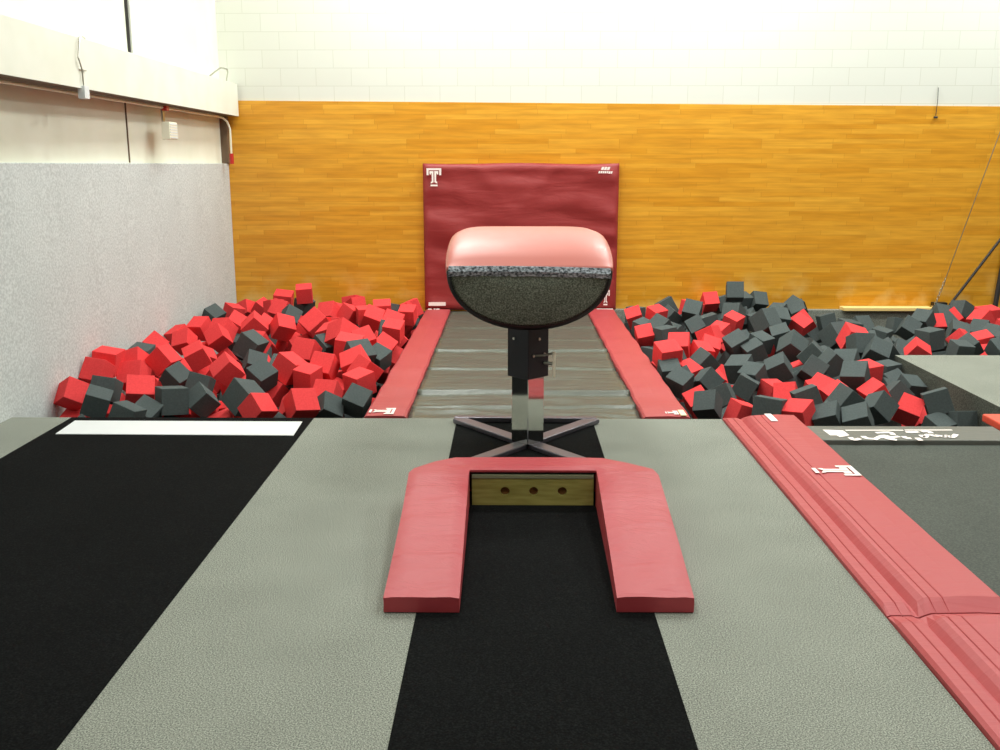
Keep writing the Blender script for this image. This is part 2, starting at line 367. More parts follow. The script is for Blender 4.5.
bm = bmesh.new(); letter_T(bm, lambda u,v,h: (1.715+.2*v-O[0], 5.36-.18*u-O[1], .0615-O[2]+h), .003); obj('logo', bm, M['print'], p1)
obj('label_patch', BX(1.762,1.808,6.36,6.55,.0595,.0635,O), M['print'], p1)
bm = bmesh.new()
LET = {'blob' : [(2.091, 6.299), (2.221, 6.281), (2.223, 6.163), (2.172, 6.133), (2.148, 6.124), (2.14, 6.162), (2.098, 6.162)] ,
'top1' : [(2.239, 6.287), (2.572, 6.294)] ,
'top2' : [(2.471, 6.293), (2.625, 6.291)] ,
'top3' : [(2.637, 6.295), (2.954, 6.302)] ,
's0' : [(2.212, 6.115), (2.219, 6.058), (2.265, 6.087)] ,
's1' : [(2.306, 6.144), (2.31, 6.097), (2.355, 6.079)] ,
's2' : [(2.348, 6.06), (2.44, 6.155), (2.458, 6.08), (2.49, 6.084)] ,
's2b' : [(2.418, 6.223), (2.511, 6.234), (2.515, 6.176)] ,
's3' : [(2.403, 6.107), (2.452, 6.156), (2.474, 6.118), (2.538, 6.137)] ,
's3b' : [(2.434, 6.108), (2.456, 6.07), (2.49, 6.052)] ,
's3c' : [(2.446, 6.224), (2.513, 6.234)] ,
's4' : [(2.564, 6.138), (2.569, 6.096), (2.597, 6.09)] ,
's4b' : [(2.62, 6.239), (2.661, 6.236), (2.707, 6.246)] ,
's5' : [(2.638, 6.1), (2.636, 6.035)] ,
's6' : [(2.691, 6.168), (2.693, 6.11), (2.742, 6.178), (2.778, 6.14), (2.801, 6.169)] ,
's6b' : [(2.729, 6.246), (2.773, 6.253), (2.776, 6.207)] ,
's7' : [(2.818, 6.159), (2.822, 6.121), (2.85, 6.15), (2.87, 6.112), (2.928, 6.184)] ,}
for k, pts in LET.items():
    if k != 'blob' and len(pts) > 2:
        P_ = [Vector(p) for p in pts]; P_ = [P_[0]]+P_+[P_[-1]]; out_ = []
        for a_, b_, c_, d_ in zip(P_, P_[1:], P_[2:], P_[3:]):
            for t_ in (0,.2,.4,.6,.8):
                out_.append(tuple(.5*((2*b_)+(c_-a_)*t_+(2*a_-5*b_+4*c_-d_)*t_**2+(3*b_-a_-3*c_+d_)*t_**3)))
        pts = out_+[tuple(P_[-1])]
    q = [(x-.035*0-O[0], y-O[1]) for x, y in pts]
    if k == 'blob': prism(bm, q, lambda u,v,h:(u,v,.0176-O[2]+h), .002)
    else: ribbon(bm, q, .020 if k.startswith('top') else .034, .0176-O[2]+.0004*len(bm.faces)/60, .0015)
obj('lettering', bm, M['print'], ep)
bm = BX(3.31,3.60,-.6,6.64,-.01,.045,O,.01); sp = obj('side_pad', bm, M['orange_pad'], tp); sp['label'] = 'orange-red side pad at the right edge'

# ---------------------------------------------------------------- vault table
VX, VY = .112, 5.95
vt = thing('vault_table', 'vaulting table with tan top and dark speckled rounded front on a chrome post', 'vault table', (VX, VY, .004))
def ring(y, hw, v0, ht, hb, n=72, et=3.2, eb=2.1, inset=0):
    r = []
    for k in range(n):
        a = 2*math.pi*k/n; c, s = math.cos(a), math.sin(a)
        e = et if s >= 0 else eb
        x = (hw-inset)*math.copysign(abs(c)**(2/e), c); z = v0 + ((ht-inset*.6) if s >= 0 else (hb-inset))*math.copysign(abs(s)**(2/e), s)
        r.append((x, y-VY, z-.004))
    return r
# front speckled tongue with black rim
bm = bmesh.new(); FR = []
for y, ins in ((5.64,.045),(5.625,.06),): pass
SP = dict(v0=1.140, ht=.026, hb=.342)
rings = [ring(5.78,.478,**SP), ring(5.70,.486,**SP), ring(5.665,.484,**SP), ring(5.652,.474,**SP), ring(5.650,.460,1.14,.022,.316)]
V, F = loft(bm, rings, cap=False)
obj('rim', bm, M['rim'], vt, smooth=True)
bm = bmesh.new(); rings = [ring(5.652,.460,1.138,.018,.314)]
for t in (.95,.85,.7,.5,.3,.12): rings.append([(x*t, -( .022*(1-t*t))+5.652-VY, (z-1.02)*t+1.02) for (x,y,z) in rings[0]])
V,F = loft(bm, rings); obj('front_panel', bm, M['table_dark'], vt, smooth=True)
# frosted strip between the tan top and the front panel
bm = bmesh.new(); r_ = []
for i in range(41):
    x = -.470+.94*i/40; zt = 1.176-.006*(x/.47)**2-.012*(x+.47)/.94; yy = 5.640+.004*mnoise.noise(Vector((x*30,0,0)))
    r_.append([(x,yy-VY,zt-.056-.010*abs(mnoise.noise(Vector((x*25,3,0))))),(x,yy-VY-.012,zt-.03),(x,yy-VY,zt),(x,5.67-VY,zt),(x,5.67-VY,zt-.056)])
loft(bm, r_); obj('frosted_edge', bm, M['fringe'], vt)
# tan top: curves up from the front lip and runs back
bm = bmesh.new(); rings = []
for y, hw, v0, ht, hb in ((5.655,.474,1.164,.008,.010),(5.665,.484,1.160,.020,.03),(5.70,.491,1.155,.060,.06),(5.76,.494,1.15,.106,.10),(5.85,.496,1.15,.142,.14),(5.96,.497,1.15,.168,.16),(6.08,.498,1.15,.185,.17),(6.22,.498,1.15,.196,.17),(6.40,.494,1.15,.196,.17),(6.60,.470,1.15,.196,.17),(6.78,.455,1.145,.18,.16),(6.86,.43,1.14,.15,.14),(6.88,.39,1.14,.12,.12)):
    rings.append(ring(y,hw,v0,ht,hb,et=(4.2 if y < 5.75 else 6.5),eb=3.5))
V,F = loft(bm, rings)
for f in bm.faces:
    c_ = f.calc_center_median(); f.material_index = 1 if c_.z < 1.12 else 0
obj('top_pad', bm, [M['table_tan'], M['rim']], vt, smooth=True)
# core below pad joining tongue and sleeve
obj('underframe', BX(-.16,.16,5.76-VY,6.2-VY,.90,1.02), M['black_metal'], vt)
def sq_prism(bm, half, z0, z1, cx=0, cy=0):
    prism(bm, [(cx,cy-half),(cx+half,cy),(cx,cy+half),(cx-half,cy)], lambda u,v,h:(u,v,z0+h), z1-z0); return bm
sl = obj('sleeve', bevel(sq_prism(bmesh.new(), .128, .455, .98),.004), M['black_metal'], vt)
obj('post', bevel(sq_prism(bmesh.new(), .102, .03, .9),.004), M['chrome'], vt)
# lever and fittings on the right hand face of the sleeve
lv = thing('lever', None, None); lv.parent = vt
bm = bmesh.new(); tube(bm, [(.045,-.09,.60),(.10,-.10,.605),(.165,-.105,.622)], .007); tube(bm, [(.10,-.03,.545),(.155,-.06,.545)], .012); 
C.objects.unlink(lv); bpy.data.objects.remove(lv)
hn = obj('lever', bm, M['steel'], vt)
obj('handle', bevel(box(bmesh.new(), .148,.166,-.115,-.10,.47,.63),.004), M['cream_paint'], hn)
for x, z in ((-.085,.70),(.065,.70),(.03,.60),(.10,.60)):
    bm = bmesh.new(); yy = -(.128-abs(x)); nrm = Vector((math.copysign(1,x),-1,0)).normalized(); p = Vector((x,yy,z)); tube(bm, [p-nrm*.004, p+nrm*.008], .009, 8); obj('bolt', bm, M['steel'], vt)
# cross base
def bar(p, q, w_, h_, z0=.004):
    p = Vector(p); q = Vector(q); d = (q-p).normalized(); n_ = Vector((-d.y,d.x))*w_/2
    bm = bmesh.new(); prism(bm, [tuple(p+n_),tuple(q+n_),tuple(q-n_),tuple(p-n_)], lambda u,v,h:(u,v,z0+h), h_); return bevel(bm,.006)
for sx_, sy_ in ((-1,1),(1,1),(-1,-1),(1,-1)):
    obj('foot', bar((sx_*.03,sy_*.03),(sx_*.47,sy_*.58),.095,.032,.0), M['base_metal'], vt)
obj('cross_bar', bar((-.50,.60),(.49,.58),.06,.036,.0), M['base_metal'], vt)

# ---------------------------------------------------------------- red safety collar
co = thing('safety_collar', 'U-shaped red padded vault collar sloping down towards the camera', 'padded collar', (.12, 4.2, .004))
OX, OY = .12, 4.2
def arm(outer, inner, mirror):
    pass
# plan outline, inner/outer pairs walked from the left front round the back to the right front
outer = [(-.503,3.59),(-.505,4.0),(-.510,4.4),(-.522,4.80),(-.50,4.87),(-.40,4.99),(-.30,5.06),(-.1,5.07),(.12,5.07),(.34,5.07),(.50,5.06),(.62,4.98),(.745,4.87),(.765,4.78),(.757,4.4),(.748,4.0),(.735,3.60)]
inner = [(-.200,3.59),(-.203,4.0),(-.207,4.4),(-.211,4.76),(-.211,4.80),(-.209,4.835),(-.20,4.84),(-.05,4.84),(.12,4.84),(.30,4.84),(.44,4.84),(.449,4.835),(.451,4.80),(.450,4.76),(.444,4.4),(.437,4.0),(.428,3.60)]
def hz(y): return .066+(.200-.066)*max(0,min(1,(y-3.58)/1.25))
def dens(P, n):
    out = []
    for a, b_ in zip(P, P[1:]):
        for k in range(n): out.append((a[0]+(b_[0]-a[0])*k/n, a[1]+(b_[1]-a[1])*k/n))
    return out+[P[-1]]
DO, DI = dens(outer,6), dens(inner,6); rings = []; m_ = len(DO)
for i, (a, b_) in enumerate(zip(DO, DI)):
    a = Vector(a); b_ = Vector(b_); d = (b_-a); L_ = d.length; d.normalize()
    back = a.y > 4.84
    en = .6 if i in (0, m_-1) else 1
    r = []
    bot_in = .182 if (b_.y > 4.825 and -.21 < b_.x < .449) else 0.0
    w1 = .006*mnoise.noise(Vector((a.x*6,a.y*6,0)))
    zi, zo = hz(b_.y), hz(min(a.y,4.85))
    n_ = 9
    r.append((a.x,a.y,0.0 if not bot_in else .0)); r.append((a.x-d.x*w1,a.y-d.y*w1,zo*.5)); r.append((a.x,a.y,(zo-.007)))
    for k in range(1, n_):
        t = k/n_; tt = .012+.976*t
        z = zo+(zi-zo)*tt + -.0005*0+.0075*mnoise.noise(Vector(((a.x+d.x*L_*tt)*7,(a.y+d.y*L_*tt)*5,1)))
        r.append((a.x+d.x*L_*tt, a.y+d.y*L_*tt, z*(1 if en==1 else .96)))
    r.append((b_.x,b_.y,zi-.007)); r.append((b_.x,b_.y,max(bot_in,zi*.5))); r.append((b_.x,b_.y,bot_in if bot_in else 0.0))
    if bot_in: r.append((a.x+d.x*.05,a.y+d.y*.05,bot_in))
    else: r.append((a.x+d.x*L_*.5,a.y+d.y*L_*.5,0.0))
    rings.append([(x-OX,y-OY,z) for x,y,z in r])
bm = bmesh.new(); loft(bm, rings); o = obj('padded_cover', bm, M['red_collar'], co, smooth=True)
md = o.modifiers.new('edge','EDGE_SPLIT'); md.split_angle = math.radians(38)
# thin black strip standing in for the dark gap under the collar's back
obj('gap_strip', BX(-.208-OX,.447-OX,4.842-OY,4.86-OY,.174,.181), M['rim'], co)

wb = thing('wooden_block', 'yellowish wooden box with three round holes under the back of the collar', 'wooden box', (.12, 4.90, .004))
bm = bmesh.new(); W2, Z0, Z1 = .318, 0, .146      # front board with three round holes
hx = [-.145, .005, .155]; hr = .024; hzc = .076; nn = 20
cells = [-W2, -.07, .08, W2]
for q in range(3):
    xa, xb = cells[q], cells[q+1]; sqp = []
    for k in range(nn):
        a = 2*math.pi*k/nn; c, s = math.cos(a), math.sin(a); tx = ((xb-hx[q]) if c>0 else (hx[q]-xa)); tz = ((Z1-hzc) if s>0 else (hzc-Z0))
        t = min(tx/abs(c) if abs(c)>1e-6 else 9, tz/abs(s) if abs(s)>1e-6 else 9); sqp.append((hx[q]+c*t, hzc+s*t))
    vo = [bm.verts.new((x,-.055,z)) for x,z in sqp]
    vi = [bm.verts.new((hx[q]+hr*math.cos(2*math.pi*k/nn),-.055,hzc+hr*math.sin(2*math.pi*k/nn))) for k in range(nn)]
    vd = [bm.verts.new((v.co.x,-.032,v.co.z)) for v in vi]
    for k in range(nn):
        bm.faces.new((vo[k],vo[(k+1)%nn],vi[(k+1)%nn],vi[k])); bm.faces.new((vi[k],vi[(k+1)%nn],vd[(k+1)%nn],vd[k]))
    for cx_, cz_ in ((xa,Z0),(xb,Z0),(xa,Z1),(xb,Z1)):   # fill the cell corners
        ks = [k for k in range(nn) if (abs(sqp[k][0]-cx_)<1e-6 or abs(sqp[(k+1)%nn][0]-cx_)<1e-6 or abs(sqp[k][1]-cz_)<1e-6 or abs(sqp[(k+1)%nn][1]-cz_)<1e-6)]
        for k in ks:
            p, r2 = sqp[k], sqp[(k+1)%nn]
            on = lambda P_: (abs(P_[0]-cx_)<1e-6, abs(P_[1]-cz_)<1e-6)
            a1, a2 = on(p), on(r2)
            if (a1[0] and a2[1] and not a1[1] and not a2[0]) or (a1[1] and a2[0] and not a1[0] and not a2[1]):
                bm.faces.new((vo[k], vo[(k+1)%nn], bm.verts.new((cx_,-.055,cz_))))
bmesh.ops.remove_doubles(bm, verts=bm.verts, dist=1e-5)
obj('front_board', bm, M['wood_block'], wb)
obj('core', BX(-W2,W2,-.034,.10,0,.146), M['wood_shaded'], wb)
obj('top_lip', BX(-W2,W2,-.060,.10,.1465,.168,bv=.002), M['wood_lip'], wb)

# ---------------------------------------------------------------- far right frame, cable, boards, wall fittings
bf = thing('apparatus_frame', 'dark metal frame post with diagonal brace at the right edge by the wood wall', 'gym frame', (5.99, 11.925, .005))
bm = bmesh.new(); tube(bm, [(-.03,0,.0),(-.01,0,.3),(.05,.0,1.02),(.14,.0,2.4)], .030, 12); obj('post', bm, M['dark_frame'], bf)
bm = bmesh.new(); tube(bm, [(-.60,-.03,.06),(.05,-.03,1.04)], .016, 10); obj('brace', bm, M['dark_frame'], bf)
bm = bmesh.new(); tube(bm, [(.04,-.05,1.03),(.05,.03,1.03)], .028, 10); obj('clamp', bm, M['dark_frame'], bf)
tag(obj('black_box', BX(5.19,5.36,11.88,11.975,.006,.10,bv=.008), M['rim']), 'small black box behind the foam at the foot of the diagonal brace', 'box')
gc = thing('guy_cable', 'thin pale cable with chain links slanting up to the right over the wood wall', 'cable', (5.18, 11.84, .02))
bm = bmesh.new(); tube(bm, [(.10,.0,.36),(.57,.0,2.08),(.86,.0,3.2)], .0055, 6); obj('wire', bm, M['steel'], gc)
for k in range(9):
    t = k/8; bm = bmesh.new(); p = Vector((.0+.10*t,0,.03+.33*t)); pts = []
    for q in range(9):
        a = 2*math.pi*q/8; u = .011*math.cos(a); v = .024*math.sin(a)
        pts.append(p+Vector((u if k%2 else 0, 0 if k%2 else u, v)))
    tube(bm, pts, .005, 5); obj('chain_link', bm, M['steel'], gc)
obj('hook_plate', BX(-.03,.03,-.03,.02,-.02,.05), M['steel'], gc)
tag(obj('wood_board', BX(4.07,5.16,11.80,11.97,.006,.045,bv=.003), M['board']), 'pale cream board lying on the ledge along the back wall', 'board')
wh = thing('wall_hook', 'tiny dark hook with a hanging wire on the top edge of the wood', 'hook', (5.04,11.98,2.30))
bm = bmesh.new(); tube(bm, [(0,-.01,.34),(.006,-.012,.2),(.0,-.012,.02)], .004, 6); obj('wire', bm, M['dark_frame'], wh)
bm = bmesh.new(); tube(bm, [(-.02,-.015,0),(.02,-.015,0)], .013, 8); obj('hook', bm, M['dark_frame'], wh)
# left beam fittings
jb = thing('junction_box', 'white cable box with a looped flex hanging on the boxed beam', 'cable box', (-3.24,7.64,2.25))
obj('box', BX(-.03,.025,-.045,.04,-.01,.085,bv=.004), M['white'], jb)
bm = bmesh.new(); tube(bm, [(.012,-.03,.08),(.016,-.04,.2),(.02,-.10,.28),(.02,-.06,.40),(.012,-.01,.445),(-.03,.10,.455),(-.08,.26,.47),(-.10,.36,.455)], .006, 8); obj('flex', bm, M['steel'], jb)
bm = bmesh.new(); tube(bm, [(.0,-.06,.20),(.012,.04,.20)], .006, 6); obj('clip', bm, M['steel'], jb)
es = thing('alarm_sounder', 'small white ribbed alarm box hanging under the beam on the left wall', 'alarm', (-3.33,9.7,1.99))
obj('housing', BX(-.03,.05,-.09,.13,.0,.165,bv=.006), M['cream_paint'], es)
for k in range(6): obj('rib', BX(.05,.055,-.08,.12,.012+.025*k,.024+.025*k), M['white'], es)
obj('bracket', BX(-.045,-.025,-.03,.01,.0,.32), M['steel'], es)
obj('red_fitting', BX(-.03,.02,-.05,.02,.27,.315), M['red_plastic'], es)
pc = thing('conduit', 'white conduit pipe running under the beam and down the corner to a red end', 'pipe', (-3.34,11.72,1.76))
bm = bmesh.new(); tube(bm, [(-.06,-8.0,.53),(-.02,-3.5,.53),(0,-.30,.53),(.01,-.12,.52),(.03,-.03,.48),(.05,0,.40),(.05,.0,.12)], .012, 8); obj('pipe', bm, M['cream_paint'], pc)
bm = bmesh.new(); tube(bm, [(.05,0,.12),(.05,0,.0)], .024, 10); obj('end_cap', bm, M['red_plastic'], pc)
bk = thing('pipe_bracket', 'small white bent bracket on top of the beam near the far corner', 'bracket', (-3.26,11.35,2.685))
bm = bmesh.new(); tube(bm, [(-.0,-.42,.0),(.01,-.25,.06),(.01,.0,.13),(.0,.28,.14),(.0,.30,.10),(.0,.22,.0)], .009, 8); obj('tube', bm, M['steel'], bk)

# ---------------------------------------------------------------- foam cubes
S = .205
def cube_mesh(name, m):
    bm = BX(-S/2,S/2,-S/2,S/2,-S/2,S/2); bevel(bm,.003,1); bmesh.ops.recalc_face_normals(bm, faces=bm.faces)
    me = bpy.data.meshes.new(name); bm.to_mesh(me); bm.free(); me.materials.append(m); return me
CM = {'R': cube_mesh('red_foam_cube', M['foam_red']), 'K': cube_mesh('charcoal_foam_cube', M['foam_grey'])}
GR = {'L': 'foam cubes in the left pit', 'M': 'foam cubes in the pit right of the runway', 'S': 'foam cubes in the far right pit'}
CUBES = [
('R',0.186,-3.387,7.776,0.085,0.352,-0.530,0.682,0.361,'L','tilted red foam cube, leftmost red, third row, left pit'),
('R',0.182,-3.386,7.292,0.014,0.531,-0.484,-0.695,-0.013,'L','corner-up red foam cube, leftmost red, second row, left pit'),
('R',0.201,-3.383,7.990,0.132,0.724,-0.685,0.063,0.056,'L','level red foam cube, leftmost red, fourth row, left pit'),
('R',0.204,-3.189,8.021,-0.004,0.359,-0.634,0.626,0.278,'L','edge-up red foam cube, second red from left, third row, left pit'),
('R',0.173,-3.234,8.184,0.090,0.419,-0.640,0.617,0.187,'L','corner-up red foam cube, second red from left, fourth row, left pit'),
('R',0.176,-3.333,8.920,0.089,0.507,0.698,-0.499,0.082,'L','corner-up red foam cube, third red from left, fourth row, left pit'),
('K',0.186,-3.180,7.415,0.016,0.342,-0.562,0.622,0.425,'L','tilted charcoal foam cube, second charcoal from left, second row, left pit'),
('K',0.180,-3.144,7.156,-0.016,0.052,0.224,-0.754,0.615,'L','tilted charcoal foam cube, leftmost charcoal, second row, left pit'),
('K',0.179,-2.793,6.830,-0.046,0.384,0.407,0.508,-0.656,'L','tilted charcoal foam cube, second charcoal from left, front row, left pit'),
('R',0.207,-2.874,7.319,0.014,0.942,0.276,0.112,0.157,'L','edge-up red foam cube, second red from left, second row, left pit'),
('R',0.187,-3.012,8.253,0.094,0.347,0.215,-0.667,0.623,'L','edge-up red foam cube, fourth red from left, fourth row, left pit'),
('R',0.180,-2.786,8.458,0.087,0.264,0.007,0.802,-0.535,'L','corner-up red foam cube, fifth red from left, fourth row, left pit'),
('K',0.173,-2.799,7.927,0.004,0.911,0.184,0.337,-0.153,'L','edge-up charcoal foam cube, leftmost charcoal, third row, left pit'),
('K',0.175,-2.500,7.617,0.007,0.093,0.088,-0.551,0.825,'L','tilted charcoal foam cube, fourth charcoal from left, second row, left pit'),
('K',0.204,-2.582,7.190,-0.009,0.181,-0.223,0.635,-0.717,'L','level charcoal foam cube, third charcoal from left, second row, left pit'),
('K',0.176,-2.381,7.270,-0.029,0.619,-0.564,0.050,0.545,'L','corner-up charcoal foam cube, fifth charcoal from left, second row, left pit'),
('K',0.213,-2.029,7.209,0.007,0.597,-0.690,0.410,-0.006,'L','corner-up charcoal foam cube, seventh charcoal from left, second row, left pit'),
('R',0.180,-1.873,6.995,-0.030,0.376,-0.285,-0.882,-0.002,'L','edge-up red foam cube, seventh red from left, front row, left pit'),
('R',0.191,-2.366,7.927,0.069,0.350,0.114,0.799,-0.476,'L','corner-up red foam cube, seventh red from left, third row, left pit'),
('R',0.177,-2.860,9.359,0.092,0.285,0.074,0.890,-0.347,'L','corner-up red foam cube, fourth red from left, fifth row, left pit'),
('K',0.200,-2.406,8.857,0.111,0.699,-0.638,0.305,0.105,'L','edge-up charcoal foam cube, leftmost charcoal, fifth row, left pit'),
('K',0.173,-2.259,8.401,0.024,0.235,0.116,-0.919,-0.293,'L','corner-up charcoal foam cube, fourth charcoal from left, fourth row, left pit'),
('R',0.196,-2.593,9.728,0.148,0.687,-0.590,0.177,0.385,'L','edge-up red foam cube, sixth red from left, fifth row, left pit'),
('R',0.180,-2.884,10.071,0.115,0.291,-0.016,-0.926,-0.240,'L','corner-up red foam cube, second red from left, back row, left pit'),
('R',0.193,-2.889,9.612,0.118,0.354,-0.526,0.752,0.181,'L','edge-up red foam cube, fifth red from left, fifth row, left pit'),
('R',0.176,-3.150,10.936,0.102,0.158,-0.364,-0.916,0.052,'L','tilted red foam cube, leftmost red, back row, left pit'),
('R',0.183,-3.164,9.775,0.115,0.784,0.128,-0.219,0.567,'L','tilted red foam cube, third red from left, fifth row, left pit'),
('R',0.176,-3.189,9.346,0.056,0.387,-0.636,0.645,0.170,'L','corner-up red foam cube, second red from left, fifth row, left pit'),
('R',0.173,-3.319,9.572,0.071,0.541,-0.072,-0.765,-0.343,'L','half-hidden tilted red foam cube, leftmost red, fifth row, left pit'),
('R',0.187,-2.582,10.835,0.143,0.766,0.305,-0.322,0.466,'L','edge-up red foam cube, sixth red from left, back row, left pit'),
('R',0.211,-2.712,11.526,0.159,0.989,0.128,0.065,0.021,'L','tilted red foam cube, seventh red from left, back row, left pit'),
('R',0.174,-2.702,11.006,0.150,0.652,-0.349,0.649,0.181,'L','half-hidden tilted red foam cube, fifth red from left, back row, left pit'),
('R',0.182,-2.396,11.238,0.285,0.796,-0.599,-0.075,0.050,'L','tilted red foam cube, eighth red from left, back row, left pit'),
('K',0.177,-2.430,11.376,0.126,0.298,-0.282,0.813,-0.414,'L','half-hidden corner-up charcoal foam cube, third charcoal from left, back row, left pit'),
('R',0.173,-3.135,11.440,0.068,0.554,-0.544,0.611,0.156,'L','half-hidden corner-up red foam cube, third red from left, back row, left pit'),
('R',0.177,-2.932,11.395,0.081,0.771,-0.549,0.299,0.120,'L','half-hidden edge-up red foam cube, fourth red from left, back row, left pit'),
('R',0.174,-2.541,9.929,0.116,0.311,0.021,-0.944,-0.105,'L','half-hidden edge-up red foam cube, eighth red from left, fifth row, left pit'),
('K',0.177,-2.428,10.613,0.108,0.884,-0.327,0.201,0.265,'L','corner-up charcoal foam cube, second charcoal from left, back row, left pit'),
('R',0.194,-2.322,9.784,0.127,0.833,-0.450,0.012,0.322,'L','corner-up red foam cube, ninth red from left, fifth row, left pit'),
('R',0.176,-2.424,9.142,0.079,0.361,-0.683,-0.101,0.627,'L','half-hidden edge-up red foam cube, seventh red from left, fifth row, left pit'),
('R',0.203,-1.857,7.981,0.079,0.655,-0.681,0.325,0.043,'L','tilted red foam cube, ninth red from left, third row, left pit'),
('R',0.198,-1.832,8.545,0.105,0.134,-0.016,-0.472,0.871,'L','edge-up red foam cube, eleventh red from left, fourth row, left pit'),
('R',0.177,-2.091,9.906,0.107,0.683,0.476,-0.373,0.410,'L','half-hidden tilted red foam cube, eleventh red from left, fifth row, left pit'),
('R',0.183,-1.887,9.917,0.120,0.534,-0.450,0.618,0.361,'L','barely visible level red foam cube, twelfth red from left, fifth row, left pit'),
('R',0.226,-1.958,9.701,0.163,0.276,0.257,0.306,-0.874,'L','corner-up red foam cube, ninth red from left, back row, left pit'),
('R',0.198,-2.013,10.704,0.132,0.406,-0.540,0.714,0.184,'L','edge-up red foam cube, tenth red from left, back row, left pit'),
('R',0.174,-1.833,11.507,0.105,0.718,0.282,0.501,-0.392,'L','half-hidden tilted red foam cube, fourteenth red from left, back row, left pit'),
('R',0.179,-1.596,10.568,0.134,0.740,-0.652,-0.117,0.116,'L','half-hidden level red foam cube, fifteenth red from left, back row, left pit'),
('R',0.197,-1.435,10.811,0.151,0.532,-0.467,0.382,0.594,'L','half-hidden tilted red foam cube, seventeenth red from left, back row, left pit'),
('K',0.173,-1.394,11.048,0.106,0.000,0.242,0.963,-0.115,'L','barely visible tilted charcoal foam cube, fourth charcoal from left, back row, left pit'),
('R',0.177,-1.147,10.774,0.108,0.981,0.182,0.005,-0.065,'L','tilted red foam cube, twenty-first red from left, back row, left pit'),
('R',0.184,-1.161,9.534,0.132,0.976,0.194,0.059,-0.078,'L','tilted red foam cube, seventeenth red from left, fifth row, left pit'),
('R',0.195,-1.487,10.381,0.125,0.870,-0.454,0.150,0.116,'L','corner-up red foam cube, sixteenth red from left, back row, left pit'),
('R',0.181,-1.785,10.687,0.122,0.762,0.420,-0.434,0.233,'L','corner-up red foam cube, twelfth red from left, back row, left pit'),
('R',0.216,-1.619,9.204,0.153,0.372,-0.818,-0.151,0.412,'L','corner-up red foam cube, fourteenth red from left, fifth row, left pit'),
('R',0.222,-1.449,8.566,0.136,0.091,-0.992,0.029,0.079,'L','tilted red foam cube, twelfth red from left, fourth row, left pit'),
('R',0.180,-1.344,8.799,0.167,0.287,-0.809,0.467,0.211,'L','corner-up red foam cube, fifteenth red from left, fifth row, left pit'),
('K',0.207,-1.319,8.329,0.116,0.147,-0.848,0.430,0.273,'L','edge-up charcoal foam cube, seventh charcoal from left, fourth row, left pit'),
('K',0.178,-1.808,9.210,0.038,0.210,-0.459,0.780,-0.369,'L','edge-up charcoal foam cube, sixth charcoal from left, fourth row, left pit'),
('R',0.198,-1.233,10.009,0.129,0.894,-0.416,0.162,0.045,'L','half-hidden corner-up red foam cube, eighteenth red from left, back row, left pit'),
('K',0.180,-1.246,9.747,0.083,0.063,0.103,-0.935,0.334,'L','half-hidden edge-up charcoal foam cube, rightmost charcoal, fifth row, left pit'),
('R',0.178,-1.190,8.964,0.075,0.848,-0.438,0.286,0.087,'L','corner-up red foam cube, fourteenth red from left, fourth row, left pit'),
('K',0.174,-1.177,8.505,0.061,0.821,-0.488,0.283,-0.087,'L','corner-up charcoal foam cube, rightmost charcoal, fourth row, left pit'),
('R',0.204,-1.309,8.082,0.094,0.314,-0.707,0.633,0.036,'L','corner-up red foam cube, thirteenth red from left, fourth row, left pit'),
('R',0.182,-1.203,7.889,0.076,0.382,-0.265,0.849,0.252,'L','edge-up red foam cube, fourteenth red from left, third row, left pit'),
('K',0.176,-1.174,7.233,-0.025,0.146,-0.134,-0.929,-0.312,'L','corner-up charcoal foam cube, ninth charcoal from left, second row, left pit'),
('R',0.186,-1.216,7.656,0.024,0.734,-0.574,0.257,-0.256,'L','tilted red foam cube, thirteenth red from left, third row, left pit'),
('R',0.190,-1.570,8.019,0.078,0.291,-0.550,0.721,0.305,'L','edge-up red foam cube, eleventh red from left, third row, left pit'),
('R',0.176,-1.668,7.824,0.033,0.049,-0.215,-0.969,-0.113,'L','tilted red foam cube, tenth red from left, third row, left pit'),
('R',0.192,-1.560,7.049,-0.011,0.385,-0.445,-0.795,-0.145,'L','edge-up red foam cube, seventh red from left, second row, left pit'),
('R',0.178,-1.419,7.321,0.005,0.298,-0.585,0.710,0.254,'L','edge-up red foam cube, eighth red from left, second row, left pit'),
('K',0.174,-1.386,7.154,-0.063,0.838,-0.400,0.131,0.346,'L','corner-up charcoal foam cube, sixth charcoal from left, front row, left pit'),
('R',0.172,-1.975,7.859,-0.092,0.285,-0.405,0.778,0.386,'L','corner-up red foam cube, sixth red from left, second row, left pit'),
('K',0.182,-2.023,7.729,0.060,0.813,-0.459,0.354,-0.061,'L','corner-up charcoal foam cube, second charcoal from left, third row, left pit'),
('R',0.184,-1.751,9.363,0.136,0.783,-0.548,0.021,-0.292,'L','half-hidden tilted red foam cube, thirteenth red from left, fifth row, left pit'),
('K',0.173,-2.727,7.039,-0.075,0.842,-0.483,0.234,0.059,'L','corner-up charcoal foam cube, third charcoal from left, front row, left pit'),
('K',0.176,-3.290,10.645,0.109,0.319,-0.400,0.792,-0.332,'L','edge-up charcoal foam cube, leftmost charcoal, back row, left pit'),
('K',0.175,-3.302,8.534,0.077,0.491,-0.468,0.595,-0.431,'L','half-hidden tilted charcoal foam cube, leftmost charcoal, fourth row, left pit'),
('R',0.175,1.417,10.991,0.052,0.944,0.282,-0.174,0.006,'M','corner-up red foam cube, leftmost red, back row, pit right of runway'),
('K',0.176,1.455,11.208,0.049,0.330,-0.365,0.616,-0.616,'M','half-hidden level charcoal foam cube, leftmost charcoal, back row, pit right of runway'),
('R',0.179,1.677,11.060,0.064,0.696,-0.517,0.420,-0.269,'M','tilted red foam cube, second red from left, back row, pit right of runway'),
